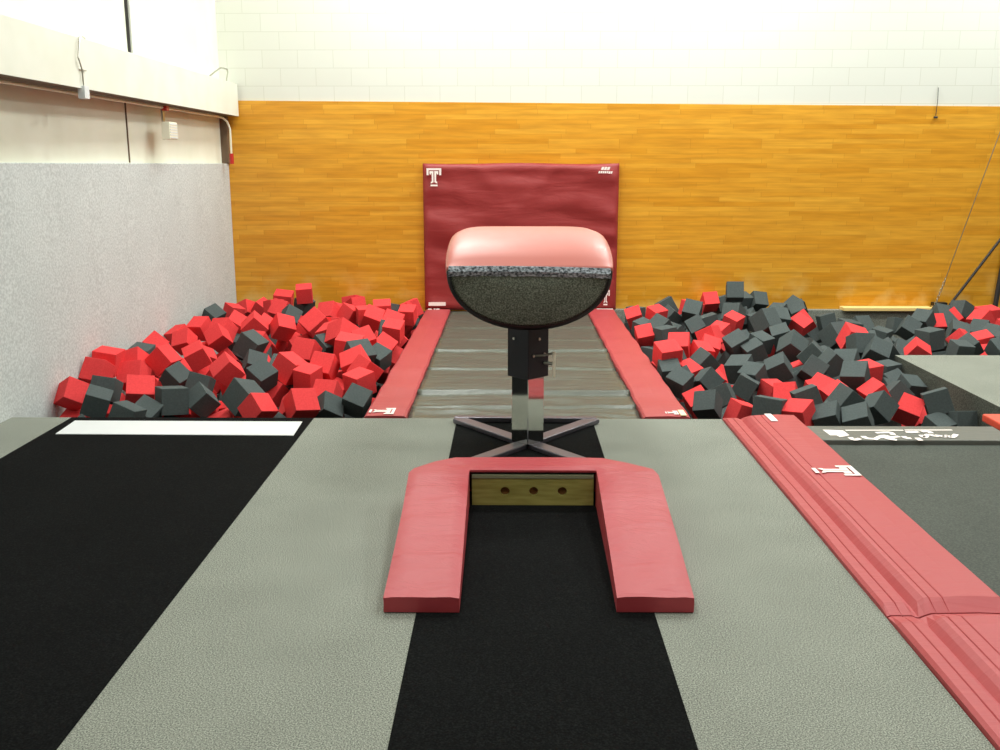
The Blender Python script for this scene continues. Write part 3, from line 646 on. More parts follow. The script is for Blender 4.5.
('K',0.208,1.586,10.178,0.050,0.226,0.307,0.190,-0.905,'M','edge-up charcoal foam cube, third charcoal from left, sixth row, pit right of runway'),
('K',0.181,1.602,9.919,0.024,0.731,-0.138,0.652,0.143,'M','level charcoal foam cube, fourth charcoal from left, sixth row, pit right of runway'),
('K',0.178,1.428,10.331,0.023,0.285,-0.246,0.760,-0.529,'M','half-hidden tilted charcoal foam cube, second charcoal from left, sixth row, pit right of runway'),
('K',0.173,1.872,11.268,0.019,0.554,-0.117,-0.448,0.692,'M','half-hidden corner-up charcoal foam cube, third charcoal from left, back row, pit right of runway'),
('K',0.197,2.111,11.200,0.087,0.013,-0.191,-0.901,-0.390,'M','edge-up charcoal foam cube, fourth charcoal from left, back row, pit right of runway'),
('K',0.174,2.029,10.506,0.020,0.141,-0.536,-0.698,-0.453,'M','corner-up charcoal foam cube, seventh charcoal from left, sixth row, pit right of runway'),
('K',0.176,2.203,10.680,0.039,0.988,-0.008,-0.148,0.041,'M','half-hidden tilted charcoal foam cube, eighth charcoal from left, sixth row, pit right of runway'),
('R',0.175,1.407,10.042,0.000,0.656,-0.371,0.235,0.614,'M','edge-up red foam cube, leftmost red, sixth row, pit right of runway'),
('R',0.202,1.421,8.633,0.070,0.183,-0.974,-0.129,-0.029,'M','tilted red foam cube, rightmost red, fourth row, pit right of runway'),
('R',0.201,1.631,9.254,0.033,0.950,0.282,-0.062,-0.115,'M','edge-up red foam cube, leftmost red, fifth row, pit right of runway'),
('R',0.175,1.845,9.247,-0.028,0.587,-0.513,0.567,-0.264,'M','tilted red foam cube, second red from left, fifth row, pit right of runway'),
('R',0.178,1.970,9.483,-0.021,0.853,-0.496,0.158,0.042,'M','corner-up red foam cube, third red from left, fifth row, pit right of runway'),
('R',0.189,2.011,9.664,0.053,0.647,-0.490,0.566,0.143,'M','tilted red foam cube, fourth red from left, fifth row, pit right of runway'),
('R',0.174,2.219,10.186,0.012,0.374,-0.125,0.728,-0.561,'M','half-hidden tilted red foam cube, second red from left, sixth row, pit right of runway'),
('R',0.175,2.472,10.693,0.041,0.308,-0.250,0.775,-0.492,'M','tilted red foam cube, third red from left, sixth row, pit right of runway'),
('K',0.194,2.608,11.271,0.308,0.062,-0.052,-0.547,0.833,'M','tilted charcoal foam cube, seventh charcoal from left, back row, pit right of runway'),
('K',0.173,2.608,11.867,0.092,0.987,-0.061,-0.129,0.066,'M','half-hidden tilted charcoal foam cube, fifth charcoal from left, back row, pit right of runway'),
('K',0.180,2.831,11.816,0.124,0.125,-0.197,0.795,-0.560,'M','half-hidden tilted charcoal foam cube, ninth charcoal from left, back row, pit right of runway'),
('R',0.178,2.438,11.816,0.116,0.643,-0.281,0.214,0.679,'M','edge-up red foam cube, rightmost red, back row, pit right of runway'),
('K',0.200,2.547,11.015,0.081,0.464,-0.407,0.763,0.191,'M','tilted charcoal foam cube, sixth charcoal from left, back row, pit right of runway'),
('K',0.183,3.020,11.826,0.120,0.938,-0.312,0.024,0.147,'M','edge-up charcoal foam cube, tenth charcoal from left, back row, pit right of runway'),
('K',0.211,2.706,10.212,0.131,0.700,-0.425,0.574,-0.003,'M','edge-up charcoal foam cube, twelfth charcoal from left, sixth row, pit right of runway'),
('K',0.193,2.232,9.423,0.023,0.000,0.573,0.754,0.321,'M','corner-up charcoal foam cube, second charcoal from left, fifth row, pit right of runway'),
('K',0.175,2.362,9.273,-0.017,0.068,0.623,0.734,0.261,'M','edge-up charcoal foam cube, fourth charcoal from left, fifth row, pit right of runway'),
('K',0.188,2.819,10.956,0.004,0.406,-0.484,-0.610,0.477,'M','half-hidden tilted charcoal foam cube, eleventh charcoal from left, sixth row, pit right of runway'),
('K',0.174,2.741,9.742,0.059,0.021,-0.715,-0.644,-0.272,'M','corner-up charcoal foam cube, thirteenth charcoal from left, sixth row, pit right of runway'),
('K',0.181,2.482,9.518,0.016,0.203,-0.230,0.780,-0.546,'M','tilted charcoal foam cube, fifth charcoal from left, fifth row, pit right of runway'),
('K',0.202,2.741,9.316,0.025,0.428,-0.390,0.802,-0.147,'M','corner-up charcoal foam cube, seventh charcoal from left, fifth row, pit right of runway'),
('K',0.203,2.870,10.383,0.124,0.280,-0.954,-0.050,0.101,'M','edge-up charcoal foam cube, eleventh charcoal from left, back row, pit right of runway'),
('R',0.175,3.152,10.483,0.042,0.814,-0.420,0.376,-0.145,'M','corner-up red foam cube, fourth red from left, sixth row, pit right of runway'),
('R',0.185,3.249,10.690,0.041,0.738,-0.444,0.040,0.507,'M','half-hidden corner-up red foam cube, rightmost red, sixth row, pit right of runway'),
('K',0.176,3.387,11.371,0.071,0.742,-0.412,0.209,0.485,'M','corner-up charcoal foam cube, rightmost charcoal, back row, pit right of runway'),
('K',0.176,3.094,11.170,0.076,0.414,-0.129,0.678,-0.594,'M','barely visible tilted charcoal foam cube, twelfth charcoal from left, back row, pit right of runway'),
('K',0.175,3.673,11.201,-0.028,0.990,-0.059,-0.132,-0.000,'M','tilted charcoal foam cube, sixteenth charcoal from left, sixth row, pit right of runway'),
('K',0.208,3.336,9.868,0.037,0.704,-0.437,0.558,-0.045,'M','edge-up charcoal foam cube, rightmost charcoal, sixth row, pit right of runway'),
('R',0.221,3.422,9.586,0.052,0.147,-0.976,-0.008,0.158,'M','tilted red foam cube, rightmost red, fifth row, pit right of runway'),
('K',0.201,3.409,9.337,0.037,0.553,-0.829,-0.042,0.073,'M','tilted charcoal foam cube, tenth charcoal from left, fifth row, pit right of runway'),
('K',0.195,2.815,8.908,0.011,0.677,-0.612,0.391,0.118,'M','edge-up charcoal foam cube, eighth charcoal from left, fourth row, pit right of runway'),
('K',0.186,2.899,8.612,0.000,0.707,-0.619,0.185,0.289,'M','edge-up charcoal foam cube, eleventh charcoal from left, fourth row, pit right of runway'),
('K',0.208,3.087,8.787,-0.044,0.273,-0.142,-0.265,0.914,'M','edge-up charcoal foam cube, twelfth charcoal from left, fourth row, pit right of runway'),
('K',0.190,3.475,9.081,0.015,0.889,-0.392,0.238,-0.010,'M','corner-up charcoal foam cube, twelfth charcoal from left, fifth row, pit right of runway'),
('R',0.194,3.114,8.345,-0.037,0.038,-0.560,-0.824,-0.073,'M','level red foam cube, rightmost red, third row, pit right of runway'),
('K',0.203,2.951,8.152,-0.025,0.084,-0.245,-0.840,0.476,'M','edge-up charcoal foam cube, ninth charcoal from left, third row, pit right of runway'),
('K',0.182,2.644,7.455,-0.063,0.441,-0.084,0.883,0.134,'M','edge-up charcoal foam cube, seventh charcoal from left, second row, pit right of runway'),
('K',0.173,2.423,7.206,-0.128,0.939,0.013,0.287,-0.188,'M','barely visible edge-up charcoal foam cube, fifth charcoal from left, front row, pit right of runway'),
('K',0.178,2.371,7.026,-0.097,0.013,0.302,0.790,-0.534,'M','corner-up charcoal foam cube, sixth charcoal from left, front row, pit right of runway'),
('K',0.185,2.561,6.944,-0.092,0.043,0.266,0.793,-0.547,'M','corner-up charcoal foam cube, seventh charcoal from left, front row, pit right of runway'),
('K',0.180,2.848,7.318,-0.086,0.439,0.093,0.550,-0.704,'M','corner-up charcoal foam cube, eighth charcoal from left, front row, pit right of runway'),
('K',0.174,3.258,8.016,-0.148,0.308,0.215,0.574,-0.727,'M','edge-up charcoal foam cube, ninth charcoal from left, second row, pit right of runway'),
('K',0.175,3.482,8.640,-0.191,0.752,-0.396,0.480,-0.216,'M','half-hidden edge-up charcoal foam cube, eleventh charcoal from left, third row, pit right of runway'),
('R',0.175,3.151,7.486,-0.148,0.887,-0.386,0.228,-0.113,'M','corner-up red foam cube, fourth red from left, front row, pit right of runway'),
('K',0.174,3.481,8.293,-0.151,0.054,-0.605,-0.241,0.757,'M','tilted charcoal foam cube, rightmost charcoal, third row, pit right of runway'),
('K',0.176,3.959,9.161,-0.353,0.274,0.115,0.792,-0.534,'S','half-hidden corner-up charcoal foam cube, third charcoal from left, front row, far-right pit'),
('K',0.188,3.359,7.460,-0.074,0.970,-0.102,-0.170,-0.138,'M','tilted charcoal foam cube, rightmost charcoal, second row, pit right of runway'),
('K',0.173,3.316,7.311,-0.245,0.700,-0.465,0.466,-0.277,'M','tilted charcoal foam cube, ninth charcoal from left, front row, pit right of runway'),
('K',0.182,3.491,7.339,-0.208,0.489,-0.626,0.369,-0.484,'M','tilted charcoal foam cube, rightmost charcoal, front row, pit right of runway'),
('K',0.178,3.486,8.834,-0.123,0.150,-0.118,0.726,-0.660,'M','level charcoal foam cube, tenth charcoal from left, third row, pit right of runway'),
('K',0.175,3.894,9.157,-0.168,0.521,-0.395,0.618,-0.437,'S','tilted charcoal foam cube, second charcoal from left, front row, far-right pit'),
('K',0.173,4.010,10.406,-0.066,0.084,-0.363,-0.925,-0.068,'S','tilted charcoal foam cube, leftmost charcoal, middle row, far-right pit'),
('K',0.177,4.324,10.784,-0.015,0.636,-0.091,0.766,-0.028,'S','half-hidden tilted charcoal foam cube, third charcoal from left, back row, far-right pit'),
('K',0.179,4.370,10.579,-0.005,0.905,-0.303,0.292,-0.051,'S','corner-up charcoal foam cube, fourth charcoal from left, back row, far-right pit'),
('R',0.175,3.958,9.321,-0.024,0.747,-0.269,-0.397,0.459,'S','corner-up red foam cube, leftmost red, middle row, far-right pit'),
('K',0.175,3.665,9.326,-0.027,0.710,-0.130,-0.330,0.609,'M','half-hidden corner-up charcoal foam cube, rightmost charcoal, fifth row, pit right of runway'),
('K',0.201,4.258,9.771,0.021,0.725,-0.138,0.659,0.146,'S','level charcoal foam cube, fourth charcoal from left, middle row, far-right pit'),
('K',0.190,4.612,10.794,0.045,0.820,-0.396,0.190,-0.366,'S','edge-up charcoal foam cube, fifth charcoal from left, back row, far-right pit'),
('K',0.176,4.974,11.052,-0.012,0.834,-0.292,0.450,-0.128,'S','half-hidden corner-up charcoal foam cube, seventh charcoal from left, back row, far-right pit'),
('R',0.177,4.798,10.919,-0.009,0.660,0.302,0.308,-0.615,'S','half-hidden edge-up red foam cube, leftmost red, back row, far-right pit'),
('K',0.176,5.206,11.712,-0.014,0.327,-0.938,-0.017,0.114,'S','half-hidden edge-up charcoal foam cube, sixth charcoal from left, back row, far-right pit'),
('K',0.196,5.438,11.690,0.028,0.517,-0.255,0.814,0.075,'S','tilted charcoal foam cube, ninth charcoal from left, back row, far-right pit'),
('R',0.193,5.350,10.985,0.017,0.195,0.491,0.817,0.231,'S','edge-up red foam cube, third red from left, back row, far-right pit'),
('R',0.179,5.161,11.246,-0.002,0.299,0.234,0.875,-0.300,'S','half-hidden corner-up red foam cube, second red from left, back row, far-right pit'),
('R',0.176,5.427,10.566,-0.008,0.015,0.655,0.234,-0.718,'S','barely visible tilted red foam cube, rightmost red, back row, far-right pit'),
('R',0.215,5.527,11.200,0.031,0.060,-0.995,-0.068,-0.047,'S','half-hidden level red foam cube, fourth red from left, back row, far-right pit'),
('K',0.179,4.783,10.302,-0.001,0.852,-0.493,0.172,-0.022,'S','corner-up charcoal foam cube, eighth charcoal from left, back row, far-right pit'),
('K',0.176,4.371,9.325,-0.021,0.552,-0.501,0.544,-0.385,'S','tilted charcoal foam cube, sixth charcoal from left, middle row, far-right pit'),
('R',0.176,4.584,9.790,-0.001,0.858,-0.239,-0.339,-0.302,'S','half-hidden edge-up red foam cube, second red from left, middle row, far-right pit'),
('R',0.174,4.873,9.935,-0.037,0.623,-0.360,0.496,-0.486,'S','tilted red foam cube, rightmost red, middle row, far-right pit'),
('K',0.176,4.534,9.502,-0.013,0.272,0.197,0.814,-0.473,'S','corner-up charcoal foam cube, seventh charcoal from left, middle row, far-right pit'),
('K',0.176,5.142,10.280,-0.030,0.804,-0.383,0.239,-0.387,'S','half-hidden edge-up charcoal foam cube, eighth charcoal from left, middle row, far-right pit'),
('K',0.175,4.816,9.450,-0.020,0.735,-0.337,0.529,-0.259,'S','edge-up charcoal foam cube, ninth charcoal from left, middle row, far-right pit'),
('K',0.174,5.141,9.959,-0.024,0.764,-0.381,0.323,-0.409,'S','barely visible edge-up charcoal foam cube, rightmost charcoal, middle row, far-right pit'),
('K',0.175,5.097,10.461,-0.004,0.854,-0.325,0.146,-0.378,'S','edge-up charcoal foam cube, rightmost charcoal, back row, far-right pit'),
('K',0.176,1.532,8.813,-0.027,0.603,-0.566,0.520,0.214,'M','barely visible tilted charcoal foam cube, second charcoal from left, fourth row, pit right of runway'),
('K',0.180,1.420,8.488,-0.061,0.051,-0.009,0.845,-0.533,'M','tilted charcoal foam cube, leftmost charcoal, third row, pit right of runway'),
('K',0.173,1.700,8.197,-0.077,0.402,0.118,0.571,-0.706,'M','corner-up charcoal foam cube, fourth charcoal from left, third row, pit right of runway'),
('K',0.178,1.770,8.726,-0.017,0.653,-0.618,0.117,0.422,'M','edge-up charcoal foam cube, third charcoal from left, fourth row, pit right of runway'),
('K',0.173,1.723,7.688,-0.089,0.584,-0.582,0.534,0.187,'M','edge-up charcoal foam cube, second charcoal from left, second row, pit right of runway'),
('R',0.172,1.521,7.673,-0.133,0.938,0.267,-0.194,0.106,'M','corner-up red foam cube, leftmost red, second row, pit right of runway'),
('K',0.174,1.528,7.312,-0.068,0.006,0.260,0.896,-0.360,'M','edge-up charcoal foam cube, leftmost charcoal, second row, pit right of runway'),
('K',0.173,1.423,7.986,-0.040,0.374,-0.180,0.792,-0.448,'M','corner-up charcoal foam cube, second charcoal from left, third row, pit right of runway'),
('K',0.173,1.484,8.193,-0.071,0.329,0.920,-0.004,0.215,'M','barely visible corner-up charcoal foam cube, third charcoal from left, third row, pit right of runway'),
('R',0.174,1.603,8.596,-0.085,0.240,-0.275,0.798,-0.480,'M','tilted red foam cube, leftmost red, third row, pit right of runway'),
('R',0.174,1.779,7.262,-0.123,0.094,0.573,0.119,-0.806,'M','tilted red foam cube, second red from left, front row, pit right of runway'),
('K',0.184,2.368,8.410,-0.005,0.288,0.134,0.935,0.157,'M','corner-up charcoal foam cube, seventh charcoal from left, fourth row, pit right of runway'),
('K',0.173,1.987,8.031,-0.084,0.284,0.045,-0.674,0.680,'M','tilted charcoal foam cube, fifth charcoal from left, third row, pit right of runway'),
('K',0.193,2.026,8.400,-0.009,0.773,-0.551,0.117,-0.291,'M','tilted charcoal foam cube, sixth charcoal from left, fourth row, pit right of runway'),
('K',0.176,2.089,8.195,-0.027,0.422,-0.116,0.698,-0.566,'M','tilted charcoal foam cube, sixth charcoal from left, third row, pit right of runway'),
('R',0.173,2.227,8.051,-0.133,0.083,0.645,0.205,-0.732,'M','level red foam cube, third red from left, second row, pit right of runway'),
('R',0.173,2.215,7.610,-0.069,0.898,0.380,-0.154,-0.157,'M','edge-up red foam cube, fourth red from left, second row, pit right of runway'),
('K',0.209,1.950,7.118,-0.064,0.629,-0.740,0.200,-0.127,'M','level charcoal foam cube, fourth charcoal from left, front row, pit right of runway'),
('R',0.190,2.152,7.046,-0.081,0.753,-0.545,0.170,-0.328,'M','tilted red foam cube, third red from left, front row, pit right of runway'),
('K',0.181,2.261,7.218,0.002,0.979,-0.072,-0.188,-0.040,'M','tilted charcoal foam cube, fifth charcoal from left, second row, pit right of runway'),
('R',0.173,2.650,8.202,-0.167,0.125,-0.711,-0.280,0.633,'M','barely visible edge-up red foam cube, fifth red from left, second row, pit right of runway'),
('K',0.180,2.658,8.375,-0.016,0.919,-0.233,0.301,-0.103,'M','corner-up charcoal foam cube, ninth charcoal from left, fourth row, pit right of runway'),
('R',0.172,2.696,7.818,-0.112,0.700,-0.341,0.366,-0.510,'M','edge-up red foam cube, seventh red from left, second row, pit right of runway'),
('R',0.173,2.618,8.017,-0.099,0.382,-0.144,0.790,-0.457,'M','corner-up red foam cube, sixth red from left, second row, pit right of runway'),
('R',0.174,3.041,7.933,-0.122,0.715,-0.318,0.331,-0.527,'M','edge-up red foam cube, rightmost red, second row, pit right of runway'),
('K',0.173,3.302,8.258,-0.187,0.095,-0.574,-0.153,0.799,'M','half-hidden tilted charcoal foam cube, eighth charcoal from left, second row, pit right of runway'),
('K',0.205,-1.208,11.378,-0.061,0.618,0.185,-0.123,-0.754,'L','barely visible tilted charcoal foam cube, rightmost charcoal, back row, left pit'),
('R',0.205,-2.048,11.319,0.027,0.006,-0.500,-0.333,0.800,'L','barely visible corner-up red foam cube, eleventh red from left, back row, left pit'),
('K',0.205,-2.855,9.919,-0.097,0.031,0.177,0.622,0.762,'L','half-hidden tilted charcoal foam cube, second charcoal from left, fourth row, left pit'),
('R',0.205,-2.313,8.779,-0.121,0.381,-0.140,0.405,-0.819,'L','barely visible edge-up red foam cube, eighth red from left, third row, left pit'),
('R',0.205,-2.319,8.070,-0.134,0.153,-0.558,-0.436,-0.689,'L','half-hidden tilted red foam cube, fifth red from left, second row, left pit'),
('K',0.205,-2.531,10.279,-0.068,0.601,0.028,0.331,0.727,'L','barely visible corner-up charcoal foam cube, second charcoal from left, fifth row, left pit'),
('R',0.205,-2.129,9.740,-0.095,0.466,-0.375,0.057,0.799,'L','half-hidden corner-up red foam cube, tenth red from left, fourth row, left pit'),
('R',0.205,-1.681,7.400,-0.126,0.262,-0.174,-0.344,-0.885,'L','half-hidden corner-up red foam cube, eighth red from left, front row, left pit'),
('R',0.205,-2.804,8.650,-0.132,0.293,-0.367,-0.401,-0.787,'L','half-hidden corner-up red foam cube, fifth red from left, third row, left pit'),
('R',0.205,-3.043,8.713,-0.125,0.002,-0.329,-0.385,0.863,'L','barely visible corner-up red foam cube, fourth red from left, third row, left pit'),
('K',0.205,-2.477,9.417,-0.088,0.296,-0.632,-0.377,0.609,'L','barely visible edge-up charcoal foam cube, fifth charcoal from left, fourth row, left pit'),
('R',0.205,-1.912,11.772,0.074,0.547,-0.046,-0.153,-0.822,'L','half-hidden tilted red foam cube, thirteenth red from left, back row, left pit'),
('R',0.205,-2.666,7.452,-0.167,0.511,0.016,-0.352,0.784,'L','half-hidden corner-up red foam cube, third red from left, front row, left pit'),
('K',0.205,-2.682,9.701,-0.099,0.406,-0.249,-0.389,0.788,'L','barely visible edge-up charcoal foam cube, third charcoal from left, fourth row, left pit'),
('R',0.205,-2.940,9.039,-0.058,0.118,0.454,0.278,-0.838,'L','half-hidden corner-up red foam cube, seventh red from left, fourth row, left pit'),
('R',0.205,-1.575,8.248,-0.105,0.398,-0.432,0.552,-0.592,'L','barely visible level red foam cube, twelfth red from left, third row, left pit'),
('R',0.205,-3.171,8.451,-0.126,0.415,0.390,0.150,0.808,'L','barely visible corner-up red foam cube, third red from left, third row, left pit'),
('K',0.205,-2.069,8.627,-0.072,0.567,-0.364,0.427,0.603,'L','barely visible tilted charcoal foam cube, rightmost charcoal, third row, left pit'),
('R',0.205,-2.590,7.853,-0.144,0.199,-0.378,0.588,0.687,'L','barely visible edge-up red foam cube, fourth red from left, second row, left pit'),
('R',0.205,-2.212,7.220,-0.233,0.571,-0.077,-0.179,0.797,'L','tilted red foam cube, fifth red from left, front row, left pit'),
('R',0.205,-1.355,10.016,-0.101,0.554,-0.270,-0.419,0.667,'L','barely visible edge-up red foam cube, sixteenth red from left, fifth row, left pit'),
('R',0.205,-2.145,7.479,-0.129,0.104,0.577,-0.533,-0.610,'L','half-hidden edge-up red foam cube, sixth red from left, front row, left pit'),
('K',0.205,-3.142,6.828,-0.192,0.334,0.368,-0.140,-0.856,'L','barely visible corner-up charcoal foam cube, leftmost charcoal, front row, left pit'),
('R',0.205,-1.253,10.936,-0.040,0.140,0.534,0.411,-0.726,'L','half-hidden tilted red foam cube, nineteenth red from left, back row, left pit'),
('R',0.205,-2.294,9.950,-0.083,0.361,-0.424,0.284,0.780,'L','half-hidden tilted red foam cube, tenth red from left, fifth row, left pit'),
('R',0.205,-1.442,7.938,-0.149,0.408,-0.562,-0.226,-0.683,'L','half-hidden tilted red foam cube, rightmost red, second row, left pit'),
('R',0.205,-2.557,8.478,-0.100,0.086,-0.430,-0.568,-0.697,'L','half-hidden edge-up red foam cube, sixth red from left, third row, left pit'),
('R',0.205,-3.366,7.283,-0.231,0.050,-0.681,-0.094,0.725,'L','half-hidden level red foam cube, leftmost red, front row, left pit'),
('R',0.205,-2.948,7.986,-0.149,0.475,0.120,0.222,0.843,'L','barely visible tilted red foam cube, third red from left, second row, left pit'),
('R',0.205,-1.206,11.769,0.027,0.322,0.451,-0.481,0.680,'L','half-hidden tilted red foam cube, rightmost red, back row, left pit'),
('K',0.205,-1.806,8.086,-0.151,0.412,0.319,0.559,0.645,'L','barely visible level charcoal foam cube, eighth charcoal from left, second row, left pit'),
('R',0.205,-1.207,8.692,-0.066,0.282,-0.591,-0.273,0.705,'L','half-hidden edge-up red foam cube, rightmost red, third row, left pit'),
('K',0.205,-1.782,7.103,-0.240,0.247,-0.274,-0.475,-0.799,'L','half-hidden corner-up charcoal foam cube, fifth charcoal from left, front row, left pit'),
('K',0.205,-1.258,7.524,-0.203,0.213,-0.130,0.565,-0.787,'L','half-hidden tilted charcoal foam cube, rightmost charcoal, front row, left pit'),
('R',0.205,-2.387,7.447,-0.183,0.125,0.685,0.049,0.716,'L','half-hidden tilted red foam cube, fourth red from left, front row, left pit'),
('R',0.205,-1.221,11.182,0.054,0.130,0.210,0.627,-0.739,'L','barely visible tilted red foam cube, twentieth red from left, back row, left pit'),
('R',0.205,-1.212,10.239,-0.108,0.321,0.160,-0.557,0.749,'L','half-hidden corner-up red foam cube, eighteenth red from left, fifth row, left pit'),
('K',0.205,-2.573,7.113,-0.260,0.663,-0.002,0.194,-0.723,'L','half-hidden tilted charcoal foam cube, fourth charcoal from left, front row, left pit'),
('R',0.205,-3.316,7.858,-0.237,0.160,-0.609,0.397,-0.668,'L','half-hidden edge-up red foam cube, second red from left, front row, left pit'),
('K',0.205,-1.303,8.516,-0.218,0.688,0.040,-0.458,-0.561,'L','half-hidden corner-up charcoal foam cube, rightmost charcoal, second row, left pit'),
('K',0.205,-2.432,8.353,-0.256,0.153,0.656,-0.226,-0.704,'L','barely visible edge-up charcoal foam cube, sixth charcoal from left, second row, left pit'),
('R',0.205,-1.210,7.799,-0.270,0.224,-0.169,0.212,-0.936,'L','barely visible edge-up red foam cube, rightmost red, front row, left pit'),
('R',0.205,-1.218,9.784,-0.192,0.271,0.476,-0.269,-0.793,'L','half-hidden corner-up red foam cube, rightmost red, fourth row, left pit'),
('R',0.205,-3.050,9.376,-0.104,0.489,-0.313,-0.409,-0.704,'L','barely visible corner-up red foam cube, sixth red from left, fourth row, left pit'),
('R',0.205,-2.525,9.976,-0.191,0.180,0.447,-0.601,0.638,'L','barely visible edge-up red foam cube, ninth red from left, fourth row, left pit'),
('R',0.205,-2.841,9.577,-0.209,0.652,0.036,-0.475,-0.590,'L','half-hidden corner-up red foam cube, eighth red from left, fourth row, left pit'),
('R',0.205,-1.238,11.626,-0.175,0.534,0.152,0.518,-0.651,'L','barely visible corner-up red foam cube, rightmost red, fifth row, left pit'),
('K',0.205,2.666,8.688,-0.177,0.069,-0.695,-0.469,-0.540,'M','barely visible corner-up charcoal foam cube, eighth charcoal from left, third row, pit right of runway'),
('R',0.205,3.355,7.727,-0.312,0.220,-0.542,-0.261,0.768,'M','half-hidden corner-up red foam cube, rightmost red, front row, pit right of runway'),
('K',0.205,2.396,9.996,-0.079,0.201,0.137,-0.398,-0.885,'M','barely visible edge-up charcoal foam cube, third charcoal from left, fifth row, pit right of runway'),
('K',0.205,3.145,9.604,-0.165,0.320,-0.016,0.147,-0.936,'M','barely visible tilted charcoal foam cube, tenth charcoal from left, fourth row, pit right of runway'),
('K',0.205,2.666,11.187,0.002,0.604,-0.081,-0.230,-0.759,'M','half-hidden tilted charcoal foam cube, eighth charcoal from left, back row, pit right of runway'),
('K',0.205,2.870,10.190,-0.071,0.482,0.250,-0.294,0.786,'M','barely visible edge-up charcoal foam cube, sixth charcoal from left, fifth row, pit right of runway'),
('R',0.205,2.712,9.045,-0.195,0.541,-0.364,0.419,-0.632,'M','barely visible tilted red foam cube, fourth red from left, third row, pit right of runway'),
('K',0.205,3.300,9.997,-0.181,0.321,-0.401,-0.478,0.713,'M','barely visible tilted charcoal foam cube, ninth charcoal from left, fifth row, pit right of runway'),
('K',0.205,2.258,9.626,-0.183,0.210,0.463,0.361,-0.781,'M','half-hidden tilted charcoal foam cube, fifth charcoal from left, fourth row, pit right of runway'),
('K',0.205,1.758,7.474,-0.257,0.674,-0.113,-0.268,0.679,'M','barely visible edge-up charcoal foam cube, third charcoal from left, front row, pit right of runway'),
('R',0.205,1.865,8.921,-0.205,0.337,-0.070,-0.521,-0.781,'M','barely visible corner-up red foam cube, second red from left, third row, pit right of runway'),
('K',0.205,1.778,10.418,-0.067,0.204,0.316,0.102,-0.921,'M','half-hidden edge-up charcoal foam cube, fifth charcoal from left, sixth row, pit right of runway'),
('R',0.205,2.188,11.682,0.034,0.160,0.614,0.233,-0.737,'M','half-hidden level red foam cube, third red from left, back row, pit right of runway'),
('R',0.205,2.092,9.965,-0.054,0.119,-0.394,0.374,-0.831,'M','barely visible corner-up red foam cube, fifth red from left, fifth row, pit right of runway'),
('K',0.205,2.015,9.771,-0.192,0.203,-0.010,-0.324,-0.924,'M','barely visible edge-up charcoal foam cube, fourth charcoal from left, fourth row, pit right of runway'),
('K',0.205,1.918,11.845,0.041,0.587,-0.389,0.322,-0.633,'M','half-hidden tilted charcoal foam cube, second charcoal from left, back row, pit right of runway'),
('K',0.205,1.464,9.831,-0.193,0.388,0.276,-0.612,-0.632,'M','half-hidden level charcoal foam cube, leftmost charcoal, fourth row, pit right of runway'),
('K',0.205,2.507,8.462,-0.202,0.536,0.039,0.559,0.631,'M','half-hidden corner-up charcoal foam cube, fourth charcoal from left, second row, pit right of runway'),
('K',0.205,2.873,11.654,-0.086,0.538,-0.227,0.490,-0.647,'M','barely visible tilted charcoal foam cube, tenth charcoal from left, sixth row, pit right of runway'),
('K',0.205,2.366,8.668,-0.115,0.194,-0.215,-0.525,0.800,'M','barely visible tilted charcoal foam cube, seventh charcoal from left, third row, pit right of runway'),
('K',0.205,1.455,11.163,-0.143,0.411,-0.459,-0.519,0.592,'M','barely visible level charcoal foam cube, leftmost charcoal, sixth row, pit right of runway'),
('K',0.205,2.027,11.331,-0.118,0.351,-0.455,0.174,-0.800,'M','barely visible corner-up charcoal foam cube, sixth charcoal from left, sixth row, pit right of runway'),
('K',0.205,2.074,10.735,-0.170,0.236,-0.267,-0.178,-0.917,'M','barely visible edge-up charcoal foam cube, leftmost charcoal, fifth row, pit right of runway'),
('K',0.205,2.957,8.443,-0.211,0.262,-0.081,0.592,0.758,'M','barely visible corner-up charcoal foam cube, sixth charcoal from left, second row, pit right of runway'),
('K',0.205,3.477,11.826,0.031,0.524,-0.095,-0.577,-0.619,'M','half-hidden corner-up charcoal foam cube, thirteenth charcoal from left, back row, pit right of runway'),
('K',0.205,2.614,11.749,-0.152,0.477,0.409,0.035,-0.777,'M','barely visible corner-up charcoal foam cube, ninth charcoal from left, sixth row, pit right of runway'),
('K',0.205,1.490,7.985,-0.318,0.159,-0.078,0.156,0.972,'M','barely visible tilted charcoal foam cube, leftmost charcoal, front row, pit right of runway'),
('K',0.205,3.296,10.721,-0.268,0.419,0.490,0.489,0.587,'M','barely visible level charcoal foam cube, eighth charcoal from left, fifth row, pit right of runway'),
('R',0.205,1.502,9.343,-0.223,0.353,0.059,0.319,-0.877,'M','barely visible corner-up red foam cube, leftmost red, fourth row, pit right of runway'),
('R',0.205,2.663,10.143,-0.136,0.114,0.096,-0.543,-0.827,'M','barely visible tilted red foam cube, sixth red from left, fifth row, pit right of runway'),
('R',0.205,1.976,8.572,-0.328,0.391,0.370,0.178,-0.824,'M','barely visible edge-up red foam cube, second red from left, second row, pit right of runway'),
('K',0.205,1.535,7.673,-0.367,0.199,0.460,-0.611,-0.613,'M','barely visible tilted charcoal foam cube, second charcoal from left, front row, pit right of runway'),
('R',0.205,2.016,9.048,-0.260,0.416,0.524,-0.059,-0.741,'M','barely visible corner-up red foam cube, third red from left, third row, pit right of runway'),
('K',0.205,2.100,8.775,-0.341,0.297,0.234,0.649,0.661,'M','barely visible level charcoal foam cube, third charcoal from left, second row, pit right of runway'),
('R',0.205,1.570,8.205,-0.344,0.311,0.318,0.154,0.882,'M','barely visible corner-up red foam cube, leftmost red, front row, pit right of runway'),
